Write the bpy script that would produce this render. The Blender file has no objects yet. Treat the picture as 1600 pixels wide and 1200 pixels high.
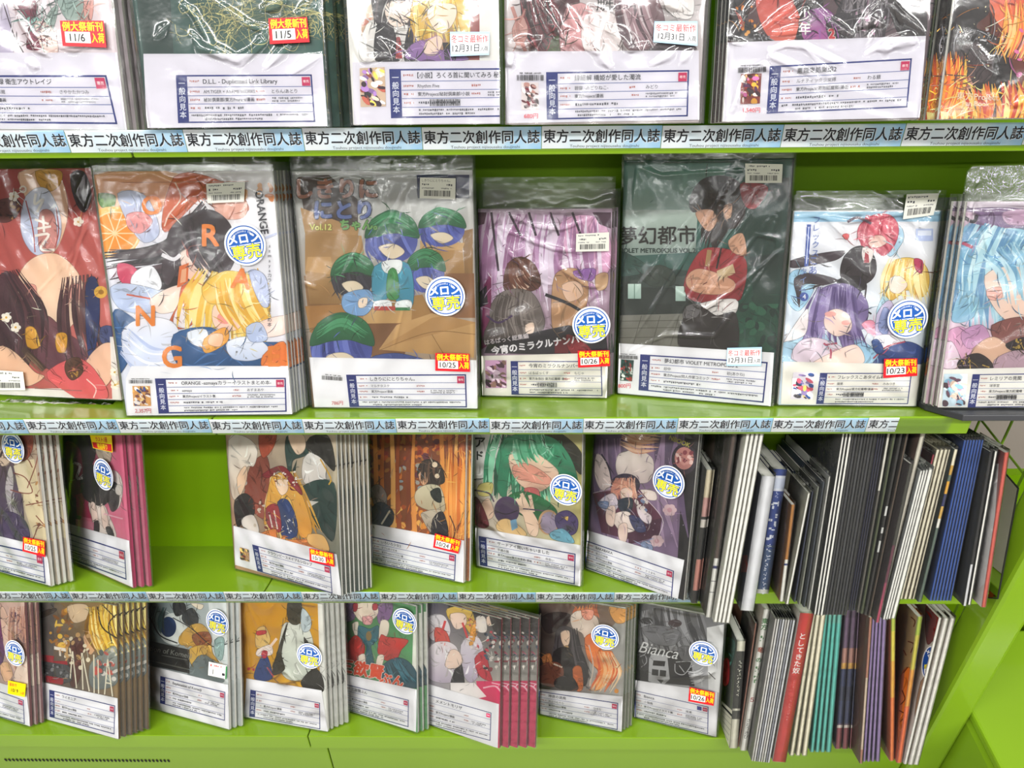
import bpy, math, random
import numpy as np
from mathutils import Matrix, Vector
from mathutils.geometry import tessellate_polygon

SC = bpy.context.scene
COL = SC.collection
# ------------------------------------------------------------------ camera
CAM_C = np.array([0.0, -0.64328, 1.47075])
PITCH, YAW, ROLL, FPX = 0.61727107, -0.01990383, 0.01425212, 1200.0
cF = np.array([math.sin(YAW)*math.cos(PITCH), math.cos(YAW)*math.cos(PITCH), -math.sin(PITCH)])
_r = np.array([math.cos(YAW), -math.sin(YAW), 0.0]); _d = np.cross(cF, _r)
cR = math.cos(ROLL)*_r + math.sin(ROLL)*_d
cD = -math.sin(ROLL)*_r + math.cos(ROLL)*_d
cam = bpy.data.cameras.new('camera'); camo = bpy.data.objects.new('camera', cam); COL.objects.link(camo)
cam.sensor_width = 36.0; cam.lens = 36.0*FPX/1600.0; cam.clip_start = 0.02; cam.clip_end = 50
camo.matrix_world = Matrix(((cR[0], -cD[0], -cF[0], CAM_C[0]), (cR[1], -cD[1], -cF[1], CAM_C[1]),
                            (cR[2], -cD[2], -cF[2], CAM_C[2]), (0, 0, 0, 1)))
SC.camera = camo
SC.view_settings.view_transform = 'Standard'; SC.view_settings.look = 'None'
SC.view_settings.exposure = 0.12; SC.view_settings.gamma = 1.0; SC.view_settings.use_curve_mapping = False
SC.cycles.transparent_max_bounces = 32
SC.cycles.max_bounces = 8
# ------------------------------------------------------------------ world and shop lamps
W = bpy.data.worlds.new('shop_ambient'); SC.world = W; W.use_nodes = True
_bg = W.node_tree.nodes['Background']; _bg.inputs[0].default_value = (0.93, 0.97, 1.0, 1); _bg.inputs[1].default_value = 0.1

def lamp(x, y, z, sx, sy, power, rotx=0.0, col=(1.0, 0.985, 0.96)):
    L = bpy.data.lights.new('ceiling_tube_light', 'AREA'); L.shape = 'RECTANGLE'; L.size = sx; L.size_y = sy
    L.energy = power; L.color = col
    o = bpy.data.objects.new('ceiling_tube_light', L); COL.objects.link(o)
    o.location = (x, y, z); o.rotation_euler = (rotx, 0, 0)
# fluorescent tubes of the aisle ceiling: two rows along the aisle behind and above the camera
for _y, _p, _xs in ((-0.9, 9.0, (-2.1, -0.7, 0.7, 2.1)), (-1.8, 36.0, (-2.8, -1.4, 0.0, 1.4, 2.8)),
                    (-3.6, 19.0, (-4.2, -2.8, -1.4, 0.0, 1.4, 2.8, 4.2)), (-5.4, 17.0, (-4.9, -3.5, -2.1, -0.7, 0.7, 2.1, 3.5, 4.9))):
    for _x in _xs: lamp(_x, _y, 2.75, 1.2, 0.16, _p)

# ------------------------------------------------------------------ maths helpers
def ray(x, y):
    return cF + (x-800.0)/FPX*cR + (y-600.0)/FPX*cD
TILT = math.radians(20.0)
BK = np.array([0, math.cos(TILT), -math.sin(TILT)])      # along a shelf board, towards its back
UP = np.array([0, math.sin(TILT), math.cos(TILT)])       # square to a shelf board
EX = np.array([1.0, 0, 0])
SHELF_Z = {1: 1.2745, 2: 0.9705, 3: 0.6895, 4: 0.353}
def onfloor(px, row, lift=0.0):
    O = np.array([0, 0, SHELF_Z[row]]) + UP*lift
    d = ray(*px); return CAM_C + d*(((O-CAM_C) @ UP)/(d @ UP))
def onplane(px, P, N):
    d = ray(*px); return CAM_C + d*(((P-CAM_C) @ N)/(d @ N))
def ony(px, Y): return onplane(px, np.array([0, Y, 0.0]), np.array([0, 1.0, 0]))
def onx(px, X): return onplane(px, np.array([X, 0, 0.0]), np.array([1.0, 0, 0]))
def onz(px, Z): return onplane(px, np.array([0, 0, Z]), np.array([0, 0, 1.0]))
def nrm(v): return v/np.linalg.norm(v)
def mat4(x, y, z, p):
    M = np.eye(4); M[:3, 0] = x; M[:3, 1] = y; M[:3, 2] = z; M[:3, 3] = p; return M
_lc = {}
def lin(h):
    if isinstance(h, tuple): return h
    if h not in _lc:
        s = h.lstrip('#')
        if len(s) == 3: s = ''.join(c*2 for c in s)
        v = [int(s[i:i+2], 16)/255 for i in (0, 2, 4)]
        _lc[h] = tuple(c/12.92 if c <= 0.04045 else ((c+0.055)/1.055)**2.4 for c in v)
    return _lc[h]

# ------------------------------------------------------------------ materials
def new_mat(name):
    m = bpy.data.materials.new(name); m.use_nodes = True; nt = m.node_tree; nt.nodes.clear()
    out = nt.nodes.new('ShaderNodeOutputMaterial'); return m, nt, out
def principled(name, col, rough=0.5, metal=0.0, noise=0.0, scale=40.0, coat=0.0, spec=0.5, bump=0.0):
    m, nt, out = new_mat(name); b = nt.nodes.new('ShaderNodeBsdfPrincipled')
    b.inputs['Roughness'].default_value = rough; b.inputs['Metallic'].default_value = metal
    b.inputs['Coat Weight'].default_value = coat; b.inputs['Coat Roughness'].default_value = 0.07; b.inputs['Specular IOR Level'].default_value = spec
    c = lin(col); b.inputs['Base Color'].default_value = (*c, 1)
    if noise or bump:
        tc = nt.nodes.new('ShaderNodeTexCoord'); n = nt.nodes.new('ShaderNodeTexNoise')
        n.inputs['Scale'].default_value = scale; n.inputs['Detail'].default_value = 4
        nt.links.new(tc.outputs['Object'], n.inputs['Vector'])
        if noise:
            r = nt.nodes.new('ShaderNodeValToRGB')
            r.color_ramp.elements[0].position = 0.3; r.color_ramp.elements[1].position = 0.7
            r.color_ramp.elements[0].color = (*[v*(1-noise) for v in c], 1); r.color_ramp.elements[1].color = (*[min(1, v*(1+noise)) for v in c], 1)
            nt.links.new(n.outputs['Fac'], r.inputs[0]); nt.links.new(r.outputs[0], b.inputs['Base Color'])
        if bump:
            bp = nt.nodes.new('ShaderNodeBump'); bp.inputs['Strength'].default_value = bump; bp.inputs['Distance'].default_value = 0.001
            nt.links.new(n.outputs['Fac'], bp.inputs['Height']); nt.links.new(bp.outputs[0], b.inputs['Normal'])
    nt.links.new(b.outputs[0], out.inputs[0]); return m
def print_mat(name, rough, noise, scale, cloud=False):
    m, nt, out = new_mat(name); b = nt.nodes.new('ShaderNodeBsdfPrincipled'); b.inputs['Roughness'].default_value = rough
    b.inputs['Specular IOR Level'].default_value = 0.25
    a = nt.nodes.new('ShaderNodeAttribute'); a.attribute_name = 'ink'
    tc = nt.nodes.new('ShaderNodeTexCoord'); n = nt.nodes.new('ShaderNodeTexNoise')
    n.inputs['Scale'].default_value = scale; n.inputs['Detail'].default_value = 3
    nt.links.new(tc.outputs['Object'], n.inputs['Vector'])
    mx = nt.nodes.new('ShaderNodeMix'); mx.data_type = 'RGBA'
    if cloud:
        r = nt.nodes.new('ShaderNodeValToRGB'); r.color_ramp.elements[0].position = 0.45; r.color_ramp.elements[1].position = 0.7
        nt.links.new(n.outputs['Fac'], r.inputs[0]); mx.blend_type = 'MIX'
        ml = nt.nodes.new('ShaderNodeMath'); ml.operation = 'MULTIPLY'; ml.inputs[1].default_value = noise
        nt.links.new(r.outputs[0], ml.inputs[0]); nt.links.new(ml.outputs[0], mx.inputs['Factor'])
        nt.links.new(a.outputs['Color'], mx.inputs['A']); mx.inputs['B'].default_value = (0.86, 0.92, 0.97, 1)
    else:
        mx.blend_type = 'OVERLAY'; mx.inputs['Factor'].default_value = noise
        nt.links.new(a.outputs['Color'], mx.inputs['A']); nt.links.new(n.outputs['Fac'], mx.inputs['B'])
    nt.links.new(mx.outputs['Result'], b.inputs['Base Color'])
    nt.links.new(b.outputs[0], out.inputs[0]); return m
def film_mat(name, ior=1.5, rough=0.07, haze=0.03, tint=(0.97, 0.98, 0.97), bump=0.25, scale=90.0):
    m, nt, out = new_mat(name)
    tr = nt.nodes.new('ShaderNodeBsdfTransparent'); tr.inputs[0].default_value = (*tint, 1)
    df = nt.nodes.new('ShaderNodeBsdfDiffuse'); df.inputs[0].default_value = (0.75, 0.77, 0.76, 1)
    gl = nt.nodes.new('ShaderNodeBsdfGlossy'); gl.inputs['Roughness'].default_value = rough
    m1 = nt.nodes.new('ShaderNodeMixShader'); m1.inputs[0].default_value = haze
    m2 = nt.nodes.new('ShaderNodeMixShader'); fr = nt.nodes.new('ShaderNodeFresnel'); fr.inputs[0].default_value = ior
    tc = nt.nodes.new('ShaderNodeTexCoord'); n = nt.nodes.new('ShaderNodeTexNoise'); n.inputs['Scale'].default_value = scale; n.inputs['Detail'].default_value = 2
    bp = nt.nodes.new('ShaderNodeBump'); bp.inputs['Strength'].default_value = bump; bp.inputs['Distance'].default_value = 0.002
    nt.links.new(tc.outputs['Object'], n.inputs['Vector']); nt.links.new(n.outputs['Fac'], bp.inputs['Height'])
    nt.links.new(bp.outputs[0], gl.inputs['Normal']); nt.links.new(bp.outputs[0], fr.inputs['Normal'])
    nt.links.new(tr.outputs[0], m1.inputs[1]); nt.links.new(df.outputs[0], m1.inputs[2])
    nt.links.new(fr.outputs[0], m2.inputs[0]); nt.links.new(m1.outputs[0], m2.inputs[1]); nt.links.new(gl.outputs[0], m2.inputs[2])
    nt.links.new(m2.outputs[0], out.inputs[0]); return m
M_PRINT = print_mat('printed_cover', 0.42, 0.10, 55)
M_PAPER = print_mat('printed_paper', 0.6, 0.04, 30)
M_SKYLABEL = print_mat('sky_label_paper', 0.35, 0.6, 28, cloud=True)
M_STICK = print_mat('sticker_vinyl', 0.3, 0.0, 10)
M_FILM = film_mat('clear_sleeve_film', ior=1.68, rough=0.13, haze=0.02, bump=0.12)
M_EDGE = film_mat('clear_sleeve_edge', ior=1.65, haze=0.04, rough=0.12, bump=0.6)
M_ACRYL = film_mat('clear_acrylic', ior=1.4, haze=0.02, rough=0.03, tint=(0.86, 0.92, 0.88), bump=0.0)
M_COVERSTRIP = film_mat('clear_label_cover', ior=1.3, rough=0.1, haze=0.02, bump=0.05)
M_GREEN = principled('lime_painted_steel', '#7ea31f', 0.3, noise=0.03, scale=6, spec=0.2, coat=0.45)
M_GREENB = principled('lime_back_board', '#6f970a', 0.5, noise=0.04, scale=5, spec=0.1)
M_TRAY = principled('dark_grey_steel', '#35363a', 0.45, noise=0.05, scale=8)
M_DARK = principled('black_gap', '#15170f', 0.7, noise=0.1, scale=20)
M_WALL = principled('beige_wall_paint', '#b9ada3', 0.8, noise=0.04, scale=5)
M_FLOOR = principled('pale_floor_vinyl', '#a9a59c', 0.4, noise=0.06, scale=3)
M_PAGES = principled('white_pages', '#e9e7e0', 0.75, noise=0.05, scale=200)
M_CREAM = principled('cream_pages', '#e6dfc8', 0.75, noise=0.05, scale=200)
M_CREAMPAGE = M_CREAM
M_WIRE = principled('lime_wire', '#7ea52a', 0.35, noise=0.05, scale=30)

# ------------------------------------------------------------------ object helpers
def link(o, parent=None):
    COL.objects.link(o)
    if parent is not None: o.parent = parent
    return o
def mesh_obj(name, V, F, mat, parent=None, ink=None, smooth=False):
    me = bpy.data.meshes.new(name); me.from_pydata([tuple(map(float, v)) for v in V], [], [tuple(map(int, f)) for f in F])
    if ink is not None:
        a = me.color_attributes.new('ink', 'FLOAT_COLOR', 'POINT')
        a.data.foreach_set('color', np.concatenate([np.asarray(ink, dtype=np.float32).reshape(-1, 3), np.ones((len(V), 1), np.float32)], 1).ravel())
    if smooth: me.polygons.foreach_set('use_smooth', [True]*len(me.polygons))
    me.materials.append(mat); me.update()
    o = bpy.data.objects.new(name, me); return link(o, parent)
BOXF = [(0, 1, 2, 3), (7, 6, 5, 4), (0, 4, 5, 1), (1, 5, 6, 2), (2, 6, 7, 3), (3, 7, 4, 0)]
def boxv(x0, x1, y0, y1, z0, z1):
    return [(x0, y0, z0), (x0, y1, z0), (x1, y1, z0), (x1, y0, z0), (x0, y0, z1), (x0, y1, z1), (x1, y1, z1), (x1, y0, z1)]
class MB:
    def __init__(s): s.V = []; s.F = []
    def add(s, V, F):
        n = len(s.V); s.V += [tuple(v) for v in V]; s.F += [tuple(i+n for i in f) for f in F]
    def box(s, x0, x1, y0, y1, z0, z1): s.add(boxv(x0, x1, y0, y1, z0, z1), BOXF)
    def tube(s, a, b, r, n=8):
        a = np.array(a, float); b = np.array(b, float); d = nrm(b-a); u = nrm(np.cross(d, [0.3, 0.5, 0.81])); w = np.cross(d, u)
        V = [a+r*(math.cos(t)*u+math.sin(t)*w) for t in np.arange(n)*2*math.pi/n]; V += [v+(b-a) for v in V]
        s.add(V, [(i, (i+1) % n, n+(i+1) % n, n+i) for i in range(n)] + [tuple(range(n-1, -1, -1)), tuple(range(n, 2*n))])
    def prism(s, pts, ax, t0, t1):
        n = len(pts); V = []
        for t in (t0, t1):
            for p in pts:
                q = list(p); q.insert(ax, t); V.append(q)
        s.add(V, [tuple(range(n)), tuple(range(2*n-1, n-1, -1))] + [(i, n+i, n+(i+1) % n, (i+1) % n) for i in range(n)])
    def build(s, name, mat, parent=None, bevel=0.0, smooth=False):
        o = mesh_obj(name, s.V, s.F, mat, parent, smooth=smooth)
        if bevel:
            b = o.modifiers.new('bevel', 'BEVEL'); b.width = bevel; b.segments = 2; b.limit_method = 'ANGLE'
        return o
def tag(o, label, cat, group=None, kind=None):
    if label: o['label'] = label
    if cat: o['category'] = cat
    if group: o['group'] = group
    if kind: o['kind'] = kind
    return o
def empty(name, M=None):
    o = bpy.data.objects.new(name, None); o.empty_display_size = 0.02; COL.objects.link(o)
    if M is not None: o.matrix_world = Matrix(M.tolist())
    return o

# ------------------------------------------------------------------ lettering
_gl = {}
def glyphs(s):
    if s not in _gl:
        c = bpy.data.curves.new('t', 'FONT'); c.body = s; c.resolution_u = 3
        o = bpy.data.objects.new('t', c)
        me = bpy.data.meshes.new_from_object(o); me.calc_loop_triangles()
        v = np.array([(p.co.x, p.co.y) for p in me.vertices]).reshape(-1, 2)
        t = np.array([tuple(l.vertices) for l in me.loop_triangles], int).reshape(-1, 3)
        _gl[s] = v[t] if len(t) else np.zeros((0, 3, 2))
        bpy.data.meshes.remove(me); bpy.data.objects.remove(o); bpy.data.curves.remove(c)
    g = _gl[s]
    return g
def text_layers(s, bold=0.0, vertical=False):
    """the lettering; heavier strokes are the same letters set down again a hair to each side, one ink layer each"""
    t = text_tris(s, vertical)
    if bold < .008 or not len(t): return [t]
    n = 3 if bold < .03 else 4 if bold < .055 else 8
    return [t+np.array((bold*math.cos(a), bold*math.sin(a))) for a in np.arange(n)*2*math.pi/n+.5]
def text_tris(s, vertical=False, pitch=1.05):
    """triangles centred on the origin, 1 em high, y downwards"""
    if vertical:
        out = []
        for i, ch in enumerate(s):
            t = glyphs(ch)
            if not len(t): continue
            t = t*np.array([1, -1.0]); x0, x1 = t[..., 0].min(), t[..., 0].max()
            t = t - np.array([(x0+x1)/2, 0])
            if ch in 'ー-': # long mark turns upright
                cy = (t[..., 1].min()+t[..., 1].max())/2; q = t - np.array([0, cy]); t = np.stack([-q[..., 1], q[..., 0]], -1) + np.array([0, -0.36])
            out.append(t + np.array([0, 0.36 + (i-(len(s)-1)/2)*pitch]))
        return np.concatenate(out) if out else np.zeros((0, 3, 2))
    t = glyphs(s)
    if not len(t): return t
    t = t*np.array([1, -1.0]); x0, x1 = t[..., 0].min(), t[..., 0].max()
    return t - np.array([(x0+x1)/2, -0.36])

# ------------------------------------------------------------------ printing on a flat sheet
def smooth_closed(p, n=4):
    p = np.asarray(p, float); N = len(p); out = []
    for i in range(N):
        a, b, c, d = p[i-1], p[i], p[(i+1) % N], p[(i+2) % N]
        for k in range(n):
            t = k/n; out.append(0.5*((2*b)+(c-a)*t+(2*a-5*b+4*c-d)*t*t+(3*b-a-3*c+d)*t**3))
    return np.array(out)
def smooth_open(p, n=5):
    p = np.asarray(p, float); q = np.vstack([2*p[0]-p[1], p, 2*p[-1]-p[-2]]); out = []
    for i in range(1, len(q)-2):
        a, b, c, d = q[i-1], q[i], q[i+1], q[i+2]
        for k in range(n):
            t = k/n; out.append(0.5*((2*b)+(c-a)*t+(2*a-5*b+4*c-d)*t*t+(3*b-a-3*c+d)*t**3))
    out.append(p[-1]); return np.array(out)
def nums(s):
    return np.array([float(v) for v in s.replace(',', ' ').split()]).reshape(-1, 2) if isinstance(s, str) else np.asarray(s, float).reshape(-1, 2)
def clip_tri(t, W, H):
    poly = [tuple(p) for p in t]
    for ax, lim, sg in ((0, 0.0, 1), (0, W, -1), (1, 0.0, 1), (1, H, -1)):
        out = []
        for i in range(len(poly)):
            a, b = poly[i-1], poly[i]; da, db = sg*(a[ax]-lim), sg*(b[ax]-lim)
            if (da >= 0) != (db >= 0):
                f = da/(da-db); out.append(tuple(a[j]+f*(b[j]-a[j]) for j in range(len(a))))
            if db >= 0: out.append(b)
        poly = out
        if len(poly) < 3: return []
    return poly
class Sheet:
    """flat printed sheet: local plane P0 + u*eu + v*ev (+ tiny lifts along en for each ink layer); px() places ink"""
    def __init__(s, M, P0, eu, ev, W, H, zoom=(0, 0, 1), clip=True, lift=0.0, step=2.5e-6):
        s.M = M; s.P0 = np.array(P0, float); s.eu = np.array(eu, float); s.ev = np.array(ev, float); s.en = np.cross(s.eu, s.ev)
        s.wid, s.hei, s.zoom, s.clip, s.step = W, H, zoom, clip, step
        R = M[:3, :3]; s.wu, s.wv, s.wn = R@s.eu, R@s.ev, R@s.en; s.w0 = R@s.P0 + M[:3, 3]
        s.later = None; s.k = 0; s.lift = lift; s.V = []; s.F = []; s.C = []; s.n = 0; s.rng = random.Random(7)
    def uv(s, p):
        p = np.asarray(p, float); sh = p.shape[:-1]; p = p.reshape(-1, 2); ox, oy, k = s.zoom
        x = p[:, 0]/k+ox; y = p[:, 1]/k+oy
        d = cF + ((x-800)/FPX)[:, None]*cR + ((y-600)/FPX)[:, None]*cD
        o = s.w0 + s.wn*s.lift
        P = CAM_C + d*(((o-CAM_C)@s.wn)/(d@s.wn))[:, None] - s.w0
        return np.stack([P@s.wu, P@s.wv], -1).reshape(*sh, 2)
    def emit_uv(s, tris, col):
        tris = np.asarray(tris, float)
        if not len(tris): return
        s.k += 1; lf = s.lift + s.k*s.step
        cols = np.asarray(col, float)
        if cols.ndim == 1: cols = np.broadcast_to(cols, (len(tris), 3, 3))
        def put(poly):
            n0 = s.n
            for p in poly:
                s.V.append(tuple(s.P0 + p[0]*s.eu + p[1]*s.ev + lf*s.en)); s.C.append(tuple(p[2:5])); s.n += 1
            for i in range(1, len(poly)-1): s.F.append((n0, n0+i, n0+i+1))
        full = np.concatenate([tris, cols], -1)
        if s.clip:
            ins = (tris[..., 0] >= 0) & (tris[..., 0] <= s.wid) & (tris[..., 1] >= 0) & (tris[..., 1] <= s.hei)
            ok = ins.all(1)
            for t, o in zip(full, ok):
                if o: put(t)
                else:
                    q = clip_tri(t, s.wid, s.hei)
                    if q: put(q)
        else:
            for t in full: put(t)
    def emit(s, tris, col): s.emit_uv(s.uv(tris), col)
    # -- drawing, in picture units of s.zoom
    def bg(s, c0, c1=None, c2=None, c3=None):
        c1 = c1 or c0; c2 = c2 or c1; c3 = c3 or c0   # tl tr br bl
        q = [(0, s.hei), (s.wid, s.hei), (s.wid, 0), (0, 0)]; c = [lin(c0), lin(c1), lin(c2), lin(c3)]
        s.emit_uv([[q[0], q[1], q[2]], [q[0], q[2], q[3]]], [[c[0], c[1], c[2]], [c[0], c[2], c[3]]])
    def poly(s, p, col, col2=None):
        t = tessellate_polygon([[Vector((a, b, 0)) for a, b in p]])
        if not t: return
        tr = p[np.array(t)]
        if col2:
            y0, y1 = p[:, 1].min(), p[:, 1].max(); f = ((tr[..., 1]-y0)/max(1e-6, y1-y0))[..., None]
            s.emit(tr, np.array(lin(col))*(1-f)+np.array(lin(col2))*f)
        else: s.emit(tr, np.array(lin(col)))
    def P(s, col, pts, col2=None): s.poly(nums(pts), col, col2)
    def B(s, col, pts, col2=None):
        p = smooth_closed(nums(pts)); s.poly(p, col, col2); c = p.mean(0); k = s.zoom[2]; R = s.rng
        size = np.sqrt(np.ptp(p[:, 0])*np.ptp(p[:, 1]))
        dk = tuple(v*.62 for v in lin(col)); lt = tuple(min(1, v*1.25+.02) for v in lin(col)); ink = tuple(v*.28 for v in lin(col))
        r_, g_, b_ = lin(col); skin = r_ > .62 and r_ > g_*1.08 and g_ > b_*1.05 and g_ > .42
        if size > 14*k and not skin:   # fold strokes drawn in the illustration itself
            d = p-c
            for i in range(int(3+size/(9*k))):
                a, b = R.randrange(len(p)), R.uniform(.1, .55); q0 = c+d[a]*R.uniform(.72, .93); q2 = c+d[a]*b+np.array([R.uniform(-.1, .1), R.uniform(-.1, .1)])*size
                q1 = (q0+q2)/2+np.array([R.uniform(-.08, .08), R.uniform(-.08, .08)])*size
                s.S(dk if R.random() < .6 else lt, [q0, q1, q2], R.uniform(1.2, 4.2)*k*.9, True)
        if size > 6*k: s.S(ink, np.vstack([p[::2], p[:1]]), .62*k)
    def E(s, col, x, y, rx, ry=None, rot=0, col2=None, n=28):
        ry = ry or rx; a = np.arange(n)*2*math.pi/n; r = math.radians(rot)
        px = rx*np.cos(a); py = ry*np.sin(a)
        s.poly(np.stack([x+px*math.cos(r)-py*math.sin(r), y+px*math.sin(r)+py*math.cos(r)], 1), col, col2)
    def S(s, col, pts, w=3, taper=False, w2=None):
        p = smooth_open(nums(pts)) if len(nums(pts)) > 2 else nums(pts)
        d = np.gradient(p, axis=0); d /= np.maximum(1e-9, np.linalg.norm(d, axis=1))[:, None]; n = np.stack([-d[:, 1], d[:, 0]], 1)
        f = np.linspace(0, 1, len(p)); ww = (w*(1-f)+(w2 if w2 is not None else w)*f)/2
        if taper: ww = w/2*np.sin(np.pi*np.clip(f, 0.06, 0.96))
        a, b = p+n*ww[:, None], p-n*ww[:, None]; tr = []
        for i in range(len(p)-1): tr += [[a[i], b[i], b[i+1]], [a[i], b[i+1], a[i+1]]]
        s.emit(np.array(tr), np.array(lin(col)))
    def H(s, cols, x0, y0, x1, y1, s0, s1, n, w, bend=0.1, seed=1):
        R = random.Random(seed); cols = cols.split()
        d = np.array([x1-x0, y1-y0], float); L = np.linalg.norm(d); d /= L; m = np.array([-d[1], d[0]])
        for i in range(n):
            f = (i+0.5)/n*2-1 + R.uniform(-.1, .1)
            a = np.array([x0, y0])+m*s0*f; b = np.array([x1, y1])+m*s1*(f+R.uniform(-.15, .15))+d*R.uniform(-.12, .08)*L
            c = (a+b)/2+m*L*(bend+R.uniform(-.05, .05))
            s.S(cols[R.randrange(len(cols))], [a, c, b], w*R.uniform(.6, 1.3), True)
    def K(s, cols, x, y, w, h, n, r0, r1, seed=1, rot=None):
        R = random.Random(seed); cols = cols.split()
        for i in range(n):
            s.E(cols[R.randrange(len(cols))], x+R.uniform(-1, 1)*w/2, y+R.uniform(-1, 1)*h/2, R.uniform(r0, r1), R.uniform(r0, r1)*.7, R.uniform(0, 180) if rot is None else rot, n=9)
    def T(s, txt, x, y, size, col, rot=0, bold=0.0, vert=False, sx=1.0, out=None, ow=0.05, shear=0.0):
        if s.later is not None: s.later.append((txt, x, y, size, col, rot, bold, vert, sx, out, ow, shear)); return
        r = math.radians(rot)
        for c, bo in (((out, bold+ow), (col, bold)) if out else ((col, bold),)):
            for t in text_layers(txt, bo, vert):
                if not len(t): continue
                t = t*np.array([sx, 1.0])*size; tx = t[..., 0]-shear*t[..., 1]; ty = t[..., 1]
                s.emit(np.stack([x+tx*math.cos(r)-ty*math.sin(r), y+tx*math.sin(r)+ty*math.cos(r)], -1), np.array(lin(c)))
    def build(s, name, mat, parent): return mesh_obj(name, s.V, s.F, mat, parent, ink=s.C) if s.V else None
class Quad:
    """unit-square drawing mapped onto four corner points of a Sheet (tl tr br bl)"""
    def __init__(s, sh, c):
        s.sh = sh; s.c = sh.uv(nums(c))
        s.asp = np.linalg.norm(s.c[1]-s.c[0])/np.linalg.norm(s.c[3]-s.c[0])
    def m(s, p):
        p = np.asarray(p, float); a, b = p[..., 0:1], p[..., 1:2]; c = s.c
        return (c[0]*(1-a)+c[1]*a)*(1-b)+(c[3]*(1-a)+c[2]*a)*b
    def R(s, col, x0, y0, x1, y1):
        q = s.m([(x0, y0), (x1, y0), (x1, y1), (x0, y1)]); s.sh.emit_uv([[q[0], q[1], q[2]], [q[0], q[2], q[3]]], np.array(lin(col)))
    def rects(s, col, L):
        tr = []
        for x0, y0, x1, y1 in L:
            q = s.m([(x0, y0), (x1, y0), (x1, y1), (x0, y1)]); tr += [[q[0], q[1], q[2]], [q[0], q[2], q[3]]]
        if tr: s.sh.emit_uv(tr, np.array(lin(col)))
    def T(s, txt, x, y, h, col, bold=0.0, vert=False, left=False, fit=None, out=None, ow=0.05):
        """h in units of the quad's height; fit = greatest width in quad units"""
        for c, bo in (((out, bold+ow), (col, bold)) if out else ((col, bold),)):
            w = None
            for t in text_layers(txt, bo, vert):
                if not len(t): continue
                t = t*np.array([h/s.asp, h]); w0 = t[..., 0].max()-t[..., 0].min(); k = fit/w0 if fit and w0 > fit else 1.0
                t = t*np.array([k, 1.0]); w = w or w0*k
                if left: t = t+np.array([w/2, 0])
                s.sh.emit_uv(s.m(t+np.array([x, y])), np.array(lin(c)))
    def micro(s, col, x0, x1, y, h, seed):
        R = random.Random(seed); x = x0; L = []; u = h/s.asp
        while x < x1:
            w = u*R.uniform(.35, .8)
            if R.random() < .86: L.append((x, y-h*R.uniform(.3, .5), min(x1, x+w), y+h*R.uniform(.1, .5)))
            x += w+u*.28
        s.rects(col, L)
    def bars(s, col, x0, x1, y0, y1, seed):
        R = random.Random(seed); x = x0; L = []; d = (x1-x0)/60
        while x < x1-d:
            w = d*R.choice((.6, .6, 1.2, 1.8)); L.append((x, y0, min(x1, x+w), y1)); x += w+d*R.choice((.6, .9, 1.5))
        s.rects(col, L)

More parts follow.
